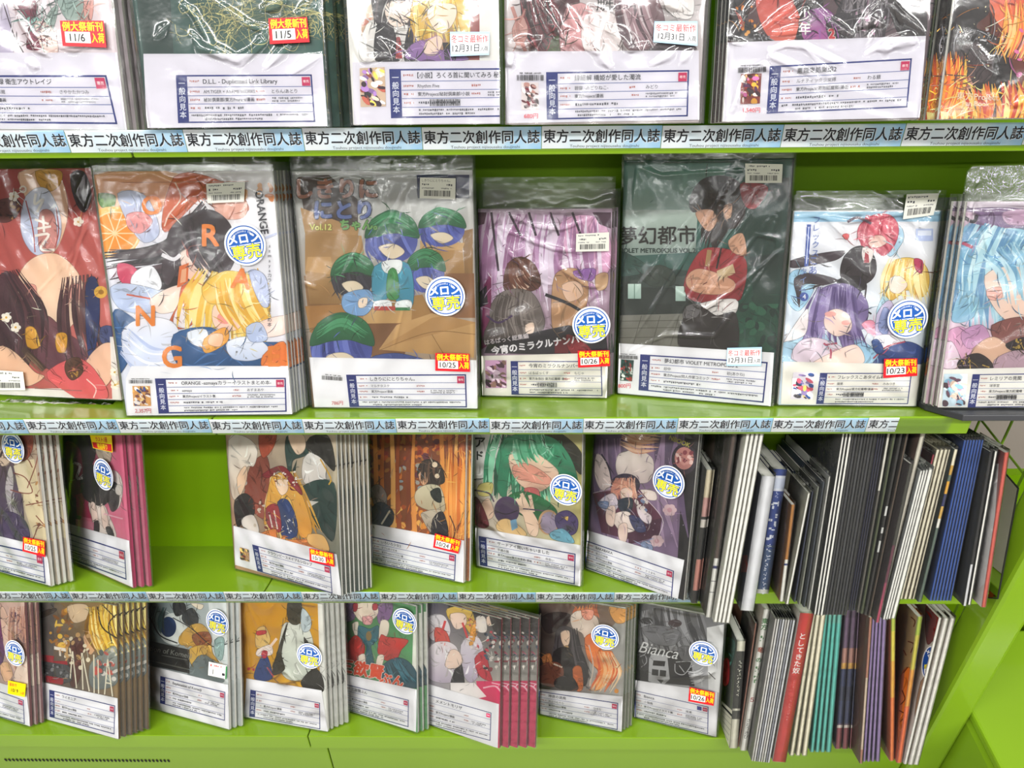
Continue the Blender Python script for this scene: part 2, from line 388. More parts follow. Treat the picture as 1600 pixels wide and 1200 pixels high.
# ------------------------------------------------------------------ clear sleeves
def seg_dist(U, V, a, b):
    d = b-a; L2 = max(1e-12, d@d); t = np.clip(((U-a[0])*d[0]+(V-a[1])*d[1])/L2, 0, 1)
    return np.hypot(U-a[0]-t*d[0], V-a[1]-t*d[1]), t
def make_film(parent, w, h, t, flap, seed, step, ridges=(), amp=0.00035, auto=6, back=0.0, mg=0.003):
    R = np.random.RandomState(seed)
    nu = max(6, int((w+2*mg)/step)); nv = max(6, int((h+flap+mg)/step))
    u = np.linspace(-mg, w+mg, nu); v = np.linspace(-0.0008, h+flap, nv); U, Vv = np.meshgrid(u, v)
    Y = np.zeros_like(U)
    for i in range(9):
        a = R.uniform(0, math.pi); k = 2*math.pi/R.uniform(.022, .075); Y += amp*R.uniform(.3, 1)*np.sin(k*(U*math.cos(a)+Vv*math.sin(a))+R.uniform(0, 7))
    RL = [np.asarray(r[0]) for r in ridges]; RA = [(r[1], r[2]) for r in ridges]
    for i in range(auto):   # creases drawn in from the mouth of the bag and its edges
        x = R.uniform(0, w); y = h+flap*.2; L = R.uniform(.02, .06); a = R.uniform(-1.2, 1.2)
        RL.append(np.array([(x, y), (x+L*math.sin(a)*.6, y-L*.6), (x+L*math.sin(a), y-L)])); RA.append((R.uniform(.0005, .0011), R.uniform(.0014, .0026)))
    for pl, (ht, sg) in zip(RL, RA):
        best = np.full(U.shape, 9.0); n = len(pl)-1
        for i in range(n):
            d, tt = seg_dist(U, Vv, pl[i], pl[i+1]); g = (i+tt)/n
            d = d/np.maximum(.25, np.sin(np.pi*np.clip(g, .08, .92))); best = np.minimum(best, d)
        Y += ht*np.exp(-(best/sg)**2)
    if flap > 0:
        e = np.clip((Vv-h)/max(flap, 1e-4), 0, 1); Y = Y*(1+1.2*e) + 0.0012*np.exp(-((Vv-h+.0015)/.0022)**2)*(0.6+0.5*np.sin(U*70+seed)) - back*e**1.3
    else: Y += 0.0009*np.exp(-((Vv-h+.0015)/.0022)**2)
    fall = np.clip(np.minimum(U+mg, w+mg-U)/0.006, 0, 1); Y = 0.0023+np.clip(Y, -.0008, .0024 if flap == 0 else .01)
    Y = Y*fall**.5 - (1-fall)*0.0015
    Vx = np.stack([U, -Y, Vv], -1).reshape(-1, 3)
    idx = np.arange(nu*nv).reshape(nv, nu)
    F = np.stack([idx[:-1, :-1], idx[:-1, 1:], idx[1:, 1:], idx[1:, :-1]], -1).reshape(-1, 4)
    V2 = list(map(tuple, Vx)); F2 = list(map(tuple, F))
    n = len(V2)  # side walls and back sheet of the bag
    for x in (-mg, w+mg):
        c = len(V2); V2 += [(x, .0015, 0), (x, t+.0004, 0), (x, t+.0004, h+flap*.8), (x, .0015, h+flap*.8)]; F2.append((c, c+1, c+2, c+3))
    c = len(V2); V2 += [(-mg, t+.0004, 0), (w+mg, t+.0004, 0), (w+mg, t+.0004, h+flap*.8), (-mg, t+.0004, h+flap*.8)]; F2.append((c, c+1, c+2, c+3))
    return mesh_obj('clear_sleeve', V2, F2, M_FILM, parent, smooth=True)
def simple_bag(parent, x0, x1, y0, y1, z0, z1, seed=0, mat=None, j=.0005, bulge=.0012):
    R = random.Random(seed); n = 7; V = []; F = []
    cols = [(x0, y1), (x0, (y0+y1)/2), (x0, y0), ((x0+x1)/2, y0-bulge), (x1, y0), (x1, (y0+y1)/2), (x1, y1)]
    for k in range(n):
        z = z0+(z1-z0)*k/(n-1)
        for i, (x, y) in enumerate(cols): V.append((x+R.uniform(-1, 1)*j, y+R.uniform(-1, 1)*j, z))
    m = len(cols)
    for k in range(n-1):
        for i in range(m-1): F.append((k*m+i, k*m+i+1, (k+1)*m+i+1, (k+1)*m+i))
    return mesh_obj('clear_sleeve', V, F, mat or M_EDGE, parent, smooth=True)
# ------------------------------------------------------------------ comics shown face-out
NAVY = '#23307a'; BLUE = '#1d57a8'
class Disc(Sheet):
    def set(s, c, r, rot): s.cu = np.asarray(c, float); s.r = r; a = math.radians(rot); s.ca, s.sa = math.cos(a), math.sin(a); return s
    def uv(s, p):
        p = np.asarray(p, float); x, y = p[..., 0], -p[..., 1]
        return s.cu + s.r*np.stack([x*s.ca-y*s.sa, x*s.sa+y*s.ca], -1)
DEEP = {1: .14, 2: .14, 3: .124, 4: .158}
class Book:
    def __init__(s, row, BL, BR, h, lean, label, group, zoom, w=None, anchor='R', t=0.004, spine='#e9e6e0', name='comic_book', cat='comic book', lift=0.0022):
        p, q = onfloor(BL, row, lift), onfloor(BR, row, lift); u = nrm(q-p); L = np.linalg.norm(q-p)
        if w is None: w = L
        elif anchor == 'R': p = q-u*w
        bk = np.cross(UP, u); a = math.radians(lean); v = math.cos(a)*UP+math.sin(a)*bk
        s.M = mat4(u, np.cross(v, u), v, p); s.w, s.h, s.t, s.zoom, s.group, s.label = w, h, t, zoom, group, label
        s.root = tag(empty(name, s.M), label, cat, group)
        s.pb = mesh_obj('page_block', boxv(.0006, w-.0006, .0004, t-.0004, .0005, h-.0005), BOXF, M_PAGES, s.root)
        s.A = Sheet(s.M, (0, 0, 0), (1, 0, 0), (0, 0, 1), w, h, zoom); s.A.later = []; s.spine = spine; s.rid = []; s.ch = []
    def close(s, n=170):
        if not hasattr(s, 'cut') and n:   # brushwork of the printed picture: short strokes in its own local colours
            A = s.A; R = random.Random(int(s.w*1e6)+len(A.F)); V0, F0, C0 = list(A.V), list(A.F), list(A.C); k0 = 0
            for i in range(n):
                f = F0[R.randrange(len(F0))]; x = sum(V0[j][0] for j in f)/3; z = sum(V0[j][2] for j in f)/3; c = C0[f[0]]
                L = R.uniform(.004, .018); a = R.uniform(0, 6.28); g = R.choice((.55, .75, 1.25, 1.5)); w = R.uniform(.0003, .0011)/2; b = R.uniform(-.5, .5)
                pts = [(x+L*t*math.cos(a+b*t), z+L*t*math.sin(a+b*t)) for t in (0, .25, .5, .75, 1)]; tr = []
                for j in range(4):
                    (x0, y0), (x1, y1) = pts[j], pts[j+1]; d = math.hypot(x1-x0, y1-y0) or 1; nx, ny = -(y1-y0)/d, (x1-x0)/d
                    wa, wb = w*math.sin(math.pi*(j/4*.9+.05)), w*math.sin(math.pi*((j+1)/4*.9+.05))
                    q = [(x0+nx*wa, y0+ny*wa), (x0-nx*wa, y0-ny*wa), (x1-nx*wb, y1-ny*wb), (x1+nx*wb, y1+ny*wb)]; tr += [[q[0], q[1], q[2]], [q[0], q[2], q[3]]]
                A.emit_uv(tr, np.clip(np.array(c)*g, 0, .95))
        A = s.A; c = lin(s.spine)
        if A.later:
            L, A.later = A.later, None
            for q in L: A.T(*q)
        if hasattr(s, 'cut'): del A.V[s.cut[0]:], A.C[s.cut[0]:], A.F[s.cut[1]:]
        s.cut = (len(A.V), len(A.F))
        for q in ([(s.w, 0, 0), (s.w, s.t, 0), (s.w, s.t, s.h), (s.w, 0, s.h)], [(0, s.t, 0), (0, s.t, s.h), (s.w, s.t, s.h), (s.w, s.t, 0)]):
            n = len(A.V); A.V += q; A.C += [c]*4; A.F.append((n, n+1, n+2, n+3))
        s.cov = A.build('cover', M_PRINT, s.root); return s
    def ridge(s, pts, ht=.0013, sg=.0019):
        s.rid.append((s.A.uv(nums(pts)), ht, sg)); return s
    def film(s, flap=.012, seed=1, step=.0017, auto=6, amp=.00035, back=0.0):
        s.fl = make_film(s.root, s.w, s.h, s.t, flap, seed, step, s.rid, amp, auto, back); s.flap = flap; return s
    def sheet(s, lift, step=2e-5): return Sheet(s.M, (0, 0, 0), (1, 0, 0), (0, 0, 1), s.w, s.h, s.zoom, clip=False, lift=lift, step=step)
    def slip(s, corners, frame, title='', circle='', author='', genre='東方Project/漫画', tab=True, thumb=None, pal='#a65 #433 #dcb', price=None, pink=True, pink2=None, seed=1, col='#f1f0f3', ink='#3a3a44', code=None, rows=(.25, .43, .6, .78), cut=None, barcode=None):
        A = s.sheet(.0012); A.clip = True; c = nums(corners); A.poly(c, col); f = Quad(A, frame)
        g = .011; gy = g*f.asp
        f.rects(NAVY, [(0, 0, 1, gy), (0, 1-gy, 1, 1), (1-g, 0, 1, 1), (0, 0, g, 1)])
        x0 = .012
        if tab:
            f.R(NAVY, 0, 0, .082, 1); f.T('一般向見本', .041, .5, .155, '#e8eaf5', .015, vert=True); x0 = .084
        f.rects('#6b74a8', [(x0, y-gy*.22, 1-g, y+gy*.22) for y in rows])
        for i, (y, h) in enumerate(((.13, .05), (.345, .05), (.515, .05), (.69, .05))): f.micro('#b7746c', x0+.015, x0+.085, y, h, seed+i)
        tx = x0+.115; f.T(title, tx, .135, .13, ink, .012, left=True, fit=.74)
        f.T(circle, tx, .345, .095, ink, .005, left=True, fit=.38); f.T(author, .7, .345, .095, ink, .005, left=True, fit=.2)
        f.T(genre, tx, .515, .09, ink, .008, left=True, fit=.42)
        for i, y in enumerate((.345, .515)): f.micro('#b7746c', .585, .65, y, .05, seed+7+i)
        f.micro('#77777f', .7, .92, .49, .045, seed+3); f.micro('#77777f', .7, .9, .55, .045, seed+4)
        f.micro('#5b5b63', x0+.12, x0+.42, .69, .06, seed+5)
        f.micro('#66666e', x0+.12 if seed % 2 else x0+.02, .95, .84, .05, seed+6); f.micro('#66666e', x0+.12, .62, .92, .05, seed+8)
        if code: f.bars('#33333a', x0+.2, x0+.42, .62, .76, seed)
        if pink: f.R('#c9295f', .925, .055, .985, .055+.06*f.asp); f.T('専売', .955, .055+.03*f.asp, .022*f.asp, '#fff', .0)
        if pink2: f.R('#3a3f95', .85, .055, .91, .055+.06*f.asp)
        if thumb:
            th = Quad(A, thumb); cl = pal.split(); th.R(cl[0], 0, 0, 1, 1); R = random.Random(seed)
            an = np.arange(9)*2*math.pi/9
            for i in range(40):
                x, y, rx, ry = R.uniform(.08, .92), R.uniform(.06, .94), R.uniform(.05, .2), R.uniform(.04, .13); ph = R.uniform(0, 3)
                pt = np.clip(np.stack([x+rx*np.cos(an), y+ry*np.sin(an+ph*.3)], 1), 0, 1); q = th.m(pt)
                A.emit_uv([[q[0], q[k], q[k+1]] for k in range(1, 8)], np.array(lin(cl[R.randrange(len(cl))])))
        if barcode: q = Quad(A, barcode); q.bars('#222', 0, 1, .35, 1, seed); q.micro('#444', .1, .9, .15, .2, seed)
        if price: A.T(price[0], price[1], price[2], price[3], '#c8545c', 0, .01)
        A.build('sample_slip', M_PAPER, s.root); return s
    def round(s, x, y, r=.0208, rot=6):
        A = s.sheet(.0052); c = A.uv([(x, y)])[0]
        D = Disc(s.M, (0, 0, 0), (1, 0, 0), (0, 0, 1), s.w, s.h, clip=False, lift=.0052, step=2e-5).set(c, r, rot)
        D.E('#f4f6fb', 0, 0, 1, n=40); D.E(BLUE, 0, 0, .92, n=40); D.E('#f4f6fb', 0, 0, .86, n=40)
        a = np.linspace(math.pi*1.03, math.pi*1.97, 24)
        D.poly(np.stack([.8*np.cos(a), .8*np.sin(a)*.98+.06], 1), BLUE)
        a = np.linspace(-.03*math.pi, 1.03*math.pi, 24); b = .8
        for sx in (-1, 1): D.poly(np.array([(sx*.62, .02), (sx*.79, .02), (sx*.72, .4), (sx*.6, .3)]), BLUE)
        D.T('メロン', 0, -.3, .54, '#ffffff', 0, .035); D.T('専売', 0, .36, .74, '#f3e61c', 0, .024, out=BLUE, ow=.05)
        word = 'Melonbooks Only'
        for i, chh in enumerate(word):
            an = math.radians(-90+(i-(len(word)-1)/2)*7.2)
            if chh != ' ': D.T(chh, .685*math.cos(an), .685*math.sin(an)+.03, .15, '#e4ecf8', math.degrees(an)+90)
        D.build('round_sticker', M_STICK, s.root); return s
    def date(s, c, day='10/25', kind='rei'):
        A = s.sheet(.0046); q = Quad(A, c)
        if kind == 'rei':
            q.R('#d8202a', 0, 0, 1, 1); q.T('例大祭新刊', .5, .23, .38, '#ffe11a', .025, fit=.92)
            q.R('#f3efe9', .08, .43, .66, .86); q.T(day, .36, .645, .42, '#16161a', .02, fit=.52); q.T('入荷', .83, .66, .4, '#ffe11a', .025, fit=.29)
        elif kind == 'fuyu':
            q.R('#a9cbe3', 0, 0, 1, 1); q.R('#f2f3f5', .02, .1, .98, .9); q.T('冬コミ最新作', .5, .3, .35, '#d2262c', .014, fit=.94)
            q.T('12月31日', .4, .68, .36, '#17171c', .015, fit=.68); q.T('入荷', .87, .73, .24, '#17171c', .01, fit=.2)
        elif kind == 'last':
            q.R('#f6d918', 0, 0, 1, 1); q.R('#c9242b', .03, .52, .97, .96); q.T('ラスト1冊', .5, .28, .36, '#c9242b', .03, fit=.9); q.T('現品限り', .5, .74, .38, '#f6d918', .03, fit=.9)
        elif kind == 'yel':
            q.R('#fbdf08', 0, 0, 1, 1); q.T('最新作', .3, .26, .28, '#e0502a', .02, fit=.42); q.T('10/ 9', .4, .65, .36, '#16161a', .02, fit=.55); q.T('入荷', .83, .74, .24, '#e0502a', .01, fit=.22)
        else:
            q.R('#f0f0ea', 0, 0, 1, 1); q.micro('#d0343a', .1, .7, .22, .16, 5)
            q.R('#55555a', .24, .5, .28, .85); q.R('#2c8a4c', .93, .06, 1, 1); q.R('#33333a', .75, .62, .9, .8)
        A.build('date_sticker', M_STICK, s.root); return s
    def price(s, c, seed=3, top=''):
        A = s.sheet(.005); q = Quad(A, c); q.R('#d9d8d0', 0, 0, 1, 1)
        if top: q.T(top, .45, .13, .15, '#44444a', .005, fit=.8)
        else: q.micro('#55555c', .06, .7, .13, .1, seed)
        q.micro('#44444a', .06, .3, .33, .12, seed+1); q.micro('#44444a', .7, .92, .33, .12, seed+2)
        q.micro('#66666c', .06, .4, .5, .07, seed+3); q.micro('#66666c', .6, .9, .5, .07, seed+4); q.bars('#1d1d22', .12, .88, .6, .88, seed)
        A.build('price_label', M_STICK, s.root); return s
    def copies(s, n, du=.003, pitch=.0065, dv=0.0, label=None, spine=None, skew=0.0):
        """the same title again, standing behind the sample: each copy is a comic of its own"""
        pitch = max(pitch, s.t+.0018); kids = [s.pb, s.cov]; bag = simple_bag(s.root, -.0022, s.w+.0022, -.0006, s.t+.0004, -.0004, s.h+s.flap*.6, seed=n, j=.00015, bulge=.0003)
        g = (s.group+' copies behind') if n > 1 else None
        R = random.Random(n*7+int(s.w*1e5))
        for i in range(n):
            r = s.root.copy(); COL.objects.link(r); M = s.M.copy()
            M[:3, 3] += M[:3, 1]*pitch*(i+1) + M[:3, 0]*(du*(i+1)+R.uniform(-.001, .001)) + M[:3, 2]*dv*(i+1) - UP*min(0, M[:3, 1] @ UP)*(pitch*(i+1)+s.t)
            r.matrix_world = Matrix(M.tolist()); r['label'] = label; r['category'] = 'comic book'
            if g: r['group'] = g
            elif 'group' in r: del r['group']
            for k in kids+[bag]:
                c = k.copy(); COL.objects.link(c); c.parent = r; c.matrix_parent_inverse = Matrix.Identity(4)
        bpy.data.objects.remove(bag); return s

# ------------------------------------------------------------------ comics filed spine-out
SPINES = []; H0 = .25
def spine_book(row, bl, br, tl, depth, label, group=None, h=None, kind='spine', col='#ddd', side='#ccc', side2=None, texts=(), art=None, face=None, bag=True, over=0.0, cat='comic book', thick=None, bands=()):
    """bl/br: where the lower front corners stand, tl: upper left front corner; built later, once the row has been packed"""
    p = onfloor(bl, row); q = onfloor(br, row); T = onplane(tl, p, BK); v = T-p; hh = v @ UP
    sl = (v @ EX)/hh; t = abs((q-p) @ EX); O = np.array([0, 0, SHELF_Z[row]])
    SPINES.append(dict(row=row, x0=p[0], sl=sl, t=thick or t, d=(p-O) @ BK, h=h or np.linalg.norm(v), args=(depth, label, group, kind, col, side, side2, texts, art, face, bag, cat, bands)))
def pack_row(row, xmin=-9):
    L = [s for s in SPINES if s['row'] == row]; e = .0007
    for k, s in enumerate(L):
        if k+1 < len(L):
            n = L[k+1]; g = min(n['x0']-s['x0'], n['x0']+n['sl']*H0-s['x0']-s['sl']*H0)-e
            s['t'] = max(.0021, min(s['t'], g))
    r0 = r1 = xmin
    for s in L:
        a, b = max(s['x0'], r0+e), max(s['x0']+s['sl']*H0, r1+e); s['x0'] = a; s['sl'] = (b-a)/H0
        w = s['t']*math.sqrt(1+s['sl']**2); r0, r1 = a+w, b+w; build_spine(s)
def build_spine(s):
    depth, label, group, kind, col, side, side2, texts, art, face, bag, cat, bands = s['args']; row = s['row']; t, h = s['t'], s['h']
    v = nrm(EX*s['sl']+UP); u = np.cross(BK, v); y = BK
    if row == 3: h = min(h, .247/v.dot(UP)-.004)
    p = np.array([0, 0, SHELF_Z[row]]) + EX*s['x0'] + BK*s['d'] + UP*(.0012 + max(0, -(u @ UP))*t)
    depth = min(depth, DEEP[row]-.006-s['d']); M = mat4(u, y, v, p); root = tag(empty('comic_book', M), label, cat, group)
    e = .00045
    if kind == 'spine': pbv = boxv(e, t-e, e, depth-.0005, .0006, h-.0006)
    else: pbv = boxv(e, t-e, .0002, depth-e, .0006, h-.0006)
    mesh_obj('page_block', pbv, BOXF, M_CREAM if kind == 'cream' else M_PAGES, root)
    A = Sheet(M, (0, 0, 0), (1, 0, 0), (0, 0, 1), t, h, step=2e-5)
    if kind == 'spine':
        A.bg(col)
        for b0, b1, bc in bands: A.emit_uv([[(0, h*(1-b0)), (t, h*(1-b0)), (t, h*(1-b1))], [(0, h*(1-b0)), (t, h*(1-b1)), (0, h*(1-b1))]], np.array(lin(bc)))
        for tx, fpos, size, c, bo in texts:
            if tx[0] == '#':   # lettering too small to read: rough strokes only
                R = random.Random(len(tx)+int(size*1e5)); n = int(tx[1:])
                for i in range(n):
                    v0 = h*(1-fpos)-(i-(n-1)/2)*size*1.08
                    for k in range(4):
                        x, y, w2, h2 = R.uniform(-.4, .25)*size, R.uniform(-.4, .3)*size, R.uniform(.15, .5)*size, R.uniform(.1, .2)*size
                        if k % 2: w2, h2 = h2, w2
                        q = [(t/2+x, v0+y), (t/2+x+w2, v0+y), (t/2+x+w2, v0+y+h2), (t/2+x, v0+y+h2)]
                        A.emit_uv([[q[0], q[1], q[2]], [q[0], q[2], q[3]]], np.array(lin(c)))
                continue
            for tr in text_layers(tx, bo, True): A.emit_uv(np.stack([t/2+tr[..., 0]*size, h*(1-fpos)-tr[..., 1]*size], -1), np.array(lin(c)))
    c0, c1 = lin(side), lin(side2 or side)
    def quad(pts, c):
        n = len(A.V); A.V += pts; A.C += [c]*4; A.F.append((n, n+1, n+2, n+3))
    if kind == 'spine':
        quad([(0, depth, 0), (0, 0, 0), (0, 0, h), (0, depth, h)], c0); quad([(t, 0, 0), (t, depth, 0), (t, depth, h), (t, 0, h)], c1)
    else:
        for x0, x1, c in ((0, e, c0), (t-e, t, c1)):
            n = len(A.V); A.V += boxv(x0, x1, 0, depth, 0, h); A.C += [c]*8; A.F += [tuple(i+n for i in f) for f in BOXF]
    if art:
        S2 = Sheet(M, (0, depth, 0), (0, -1, 0), (0, 0, 1), depth, h, face or (0, 0, 1), lift=.00008, step=2e-5); art(S2)
        n = len(A.V); A.V += S2.V; A.C += S2.C; A.F += [tuple(i+n for i in f) for f in S2.F]
    A.build('cover', M_PRINT, root)
    if bag: simple_bag(root, -.0002, t+.0002, -.0007, min(depth, .06), .0002, h+.004, bulge=.0016, seed=int(abs(s['x0'])*7e3) % 97, j=.0001)
def spine_run(row, n, L0, L1, R0, R1, depth, label, group, cols, h=None, kind='spine', sides=None, fill=.9, bands=(), bag=True, jit=0.0, labels=None):
    """n comics side by side: left edge runs L0 (foot) - L1 (head), right edge R0 - R1"""
    L0, L1, R0, R1 = (np.array(a, float) for a in (L0, L1, R0, R1)); out = []
    R = random.Random(int(L0[0]))
    for i in range(n):
        a, b = i/n, (i+fill)/n; j = np.array([0, R.uniform(-jit, jit)])
        out.append(spine_book(row, L0*(1-a)+R0*a+j, L0*(1-b)+R0*b+j, L1*(1-a)+R1*a+j*.5, depth, labels[i] if labels else label, group, h, kind, cols[i % len(cols)], (sides or cols)[i % len(sides or cols)], bands=bands, bag=bag))
    return out
# ------------------------------------------------------------------ the place behind the rack
tag(mesh_obj('floor', [(-4, -3.5, 0), (4, -3.5, 0), (4, 1.2, 0), (-4, 1.2, 0)], [(0, 1, 2, 3)], M_FLOOR), None, None, kind='structure')
tag(mesh_obj('wall_back', [(-4, .75, 0), (4, .75, 0), (4, .75, 2.8), (-4, .75, 2.8)], [(0, 1, 2, 3)], M_WALL), None, None, kind='structure')
_m = MB(); _m.box(-6, 6, -2.06, -1.9, 0, 1.6)   # unseen block behind the camera, added to shade lower shelves like opposite shelving
tag(_m.build('aisle_light_blocker', M_WALL), None, None, kind='structure')
# ------------------------------------------------------------------ the lime display rack
rack = tag(empty('display_rack', mat4(EX, np.array([0, 1.0, 0]), np.array([0, 0, 1.0]), np.array([0, 0.2, 0]))), 'lime green steel display rack whose tilted shelves carry all the comics', 'display rack')
def rackmesh(mb, name, mat, bevel=0.0):
    V = [(x, y-.2, z) for x, y, z in mb.V]; o = MB(); o.V = V; o.F = mb.F; return o.build(name, mat, rack, bevel)
SEAM = -0.334; XL, XR = -1.15, 0.472
def fp(row, d, up): return np.array([0, 0, SHELF_Z[row]])+BK*d+UP*up
def board(row, x0, x1, depth, lip, name='shelf_board'):
    a = fp(row, 0, 0); b = fp(row, depth, 0); c = fp(row, depth, -.012); d = fp(row, .012, -.012); e = a+np.array([0, .012, -lip]); f = a+np.array([0, 0, -lip])
    m = MB(); m.prism([(p[1], p[2]) for p in (a, b, c, d, e, f)], 0, x0, x1); return rackmesh(m, name, M_GREEN, .0012)
def backboard(row, x0, x1, d0, top):
    a = fp(row, d0, -.01); b = a+UP*(top+.01); m = MB(); c = a+BK*.006; d = b+BK*.006
    m.prism([(p[1], p[2]) for p in (a, b, d, c)], 0, x0, x1); return rackmesh(m, 'back_board', M_GREENB, .001)
for row, lip, top in ((1, .0225, .30), (2, .0235, .275), (3, .0225, .262), (4, .034, .30)):
    xr = XR if row in (2,) else (.75 if row == 1 else .585)
    board(row, XL, SEAM-.0008, .176, lip); board(row, SEAM+.0008, xr, .176, lip)
    backboard(row, XL, SEAM-.0008, DEEP[row], top); backboard(row, SEAM+.0008, xr if row != 2 else .75, DEEP[row], top)
# upright rear panel closing the rack behind the leaning boards
m = MB(); m.box(XL, .59, .31, .32, .15, 1.9); rackmesh(m, 'rear_panel', M_GREENB)
# right-hand continuation of the middle shelf
m = MB(); a, b = fp(2, .07, -.014), fp(2, .15, -.014); c, d = fp(2, .15, -.024), fp(2, .07, -.024)
m.prism([(p[1], p[2]) for p in (a, b, c, d)], 0, XR+.001, .75); rackmesh(m, 'shelf_bracket', M_GREEN, .001)
# plinth below the lowest shelf with its perforated strip
pl = MB(); pl.box(XL, SEAM+.0195, .012, .03, .0, .303); rackmesh(pl, 'plinth_panel', M_GREEN, .002)
pl = MB(); pl.box(SEAM+.021, .60, .012, .03, .0, .303); rackmesh(pl, 'plinth_panel', M_GREEN, .002)
gv = MB(); gv.box(XL, .59, .016, .05, .303, .322); rackmesh(gv, 'shadow_gap', M_GREENB)
ho = MB()
for i in range(44):
    x = -.845+i*.0062; n = 8; ho.V += [(x+.0021*math.cos(t), .0114, .2590+.0046*math.sin(t)) for t in np.arange(n)*2*math.pi/n]; k = len(ho.V)-n; ho.F.append(tuple(range(k, k+n)))
rackmesh(ho, 'vent_holes', M_DARK)
# corner post, side mesh and the low deck to the right
po = MB(); po.box(.603, .653, -.001, .05, .0, .93); rackmesh(po, 'corner_post', M_GREEN, .006)
sm = MB()
for y in np.arange(.075, .30, .0555): sm.tube((.618, y, .25), (.618, y, .935), .0016)
for z in np.arange(.30, .935, .058): sm.tube((.618, .05, z), (.618, .31, z), .0016)
rackmesh(sm, 'side_mesh', M_WIRE)
sp = MB(); sp.box(.70, 1.30, .252, .267, .0, .66); rackmesh(sp, 'side_panel', M_GREENB)
sp = MB(); sp.box(.664, .676, .252, .30, .0, .66); rackmesh(sp, 'side_panel', M_GREENB)
dk = tag(empty('low_deck', mat4(EX, np.array([0, 1.0, 0]), np.array([0, 0, 1.0]), np.array([.95, -.1, 0]))), 'lime green low steel deck beside the corner post at the lower right', 'deck')
m = MB(); m.box(.6565-.95, .35, -.45, .25, .0, .40); m.build('deck_box', M_GREEN, dk, .012)
m = MB(); m.box(.656-.95, .35, -.452, .25, .4005, .4165); m.build('deck_top', M_GREEN, dk, .004)
# dark grey tray on the right end of the middle shelf
tr = tag(empty('display_tray', mat4(EX, BK, UP, fp(2, 0, 0)+EX*.5)), 'dark grey steel tray under the rightmost comic', 'tray')
tr['label'] = 'dark grey steel tray under the rightmost comic of the second shelf'
m = MB(); m.prism([(-.07, .02), (-.05, -.018), (.30, -.018), (.30, .11), (-.07, .11)], 2, .0008, .0075)
m.build('tray_plate', M_TRAY, tr, .001)

# ------------------------------------------------------------------ printed shelf labels
def label_strip(row, xs, x_off, x0, x1, label, zc, lipdrop):
    root = tag(empty('shelf_label', mat4(EX, np.array([0, 1.0, 0]), np.array([0, 0, 1.0]), np.array([0, -.0006, zc]))), label, 'shelf label')
    H = .0188; proto = {}
    for n in xs:
        a, b = x_off+.1*n, x_off+.1*n+.0995; ca, cb = max(a, x0), min(b, x1)
        if cb-ca < .004: continue
        key = (round(ca-a, 4), round(cb-a, 4))
        if key in proto: o = proto[key].copy(); COL.objects.link(o)
        else:
            A = Sheet(np.eye(4), (0, 0, -H/2), (1, 0, 0), (0, 0, 1), .0995, H, step=8e-6)
            st = ['#f8f9ff', '#f4f9ff', '#e6f3fd', '#f0f8ff', '#daeefc', '#e4f4ff', '#b8defa', '#c8e6fc', '#8ccaf6']; k = len(st)-1
            for i in range(k):
                u0, u1 = .0995*i/k, .0995*(i+1)/k; c0, c1 = lin(st[i]), lin(st[i+1])
                A.k = 0; A.emit_uv([[(u0, 0), (u1, 0), (u1, H)], [(u0, 0), (u1, H), (u0, H)]], [[c0, c1, c1], [c0, c1, c0]])
            q = (A.V, A.C, A.F); A.V, A.C, A.F, A.n = [], [], [], 0
            W2, g = key[0], key[1]
            T = Sheet(np.eye(4), (0, 0, -H/2), (1, 0, 0), (0, 0, 1), .0995, H, lift=.00004, step=8e-6)
            for dx, dz, c, bo in ((.0004, -.0004, '#eef2f8', .03), (0, 0, '#1d1f2a', .022)):
                for t in text_layers('東方二次創作同人誌', bo):
                    w = t[..., 0].max()-t[..., 0].min()
                    T.emit_uv(np.stack([.0497+dx+t[..., 0]*.0965/w, H*.54+dz-t[..., 1]*.0118], -1), np.array(lin(c)))
            t = text_tris('Touhou project nijisousaku doujinshi'); w = t[..., 0].max()-t[..., 0].min()
            T.emit_uv(np.stack([.0525+t[..., 0]*.058/w, H*.115-t[..., 1]*.0033], -1), np.array(lin('#3b4256')))
            def cut(V, C, F):
                V2, C2, F2 = [], [], []
                for f in F:
                    poly = [tuple(V[i])+tuple(C[i]) for i in f]
                    for lim, sg in ((W2, 1), (g, -1)):
                        out = []
                        for i in range(len(poly)):
                            p, r = poly[i-1], poly[i]; da, db = sg*(p[0]-lim), sg*(r[0]-lim)
                            if (da >= 0) != (db >= 0): ff = da/(da-db); out.append(tuple(p[j]+ff*(r[j]-p[j]) for j in range(6)))
                            if db >= 0: out.append(r)
                        poly = out
                        if len(poly) < 3: break
                    if len(poly) >= 3:
                        k0 = len(V2); V2 += [v[:3] for v in poly]; C2 += [v[3:] for v in poly]; F2.append(tuple(range(k0, k0+len(poly))))
                return V2, C2, F2
            a1, c1, f1 = cut(*q); a2, c2, f2 = cut(T.V, T.C, T.F); n1 = len(a1)
            o = mesh_obj('label_segment', a1+a2, f1+[tuple(i+n1 for i in f) for f in f2], M_SKYLABEL, None, ink=c1+c2)
            o.data.materials.append(M_STICK)
            o.data.polygons.foreach_set('material_index', [0]*len(f1)+[1]*len(f2)); proto[key] = o
        o.parent = root; o.matrix_parent_inverse = Matrix.Identity(4)
        R = random.Random(n*13+row); o.location = (a, -.00012*(n % 2), R.uniform(-.0004, .0004)); o.rotation_euler = (0, R.uniform(-.002, .002), 0)
    xe = x1+(.055 if row == 2 else .002); z0, z1 = -H/2-.0014, H/2+.0002
    mesh_obj('clear_cover', [(x0-.002, -.0011, z0), (xe, -.0011, z0), (xe, -.0014, 0), (xe, -.0011, z1), (x0-.002, -.0011, z1), (x0-.002, -.0014, 0)], [(0, 1, 2, 5), (5, 2, 3, 4)], M_COVERSTRIP, root)
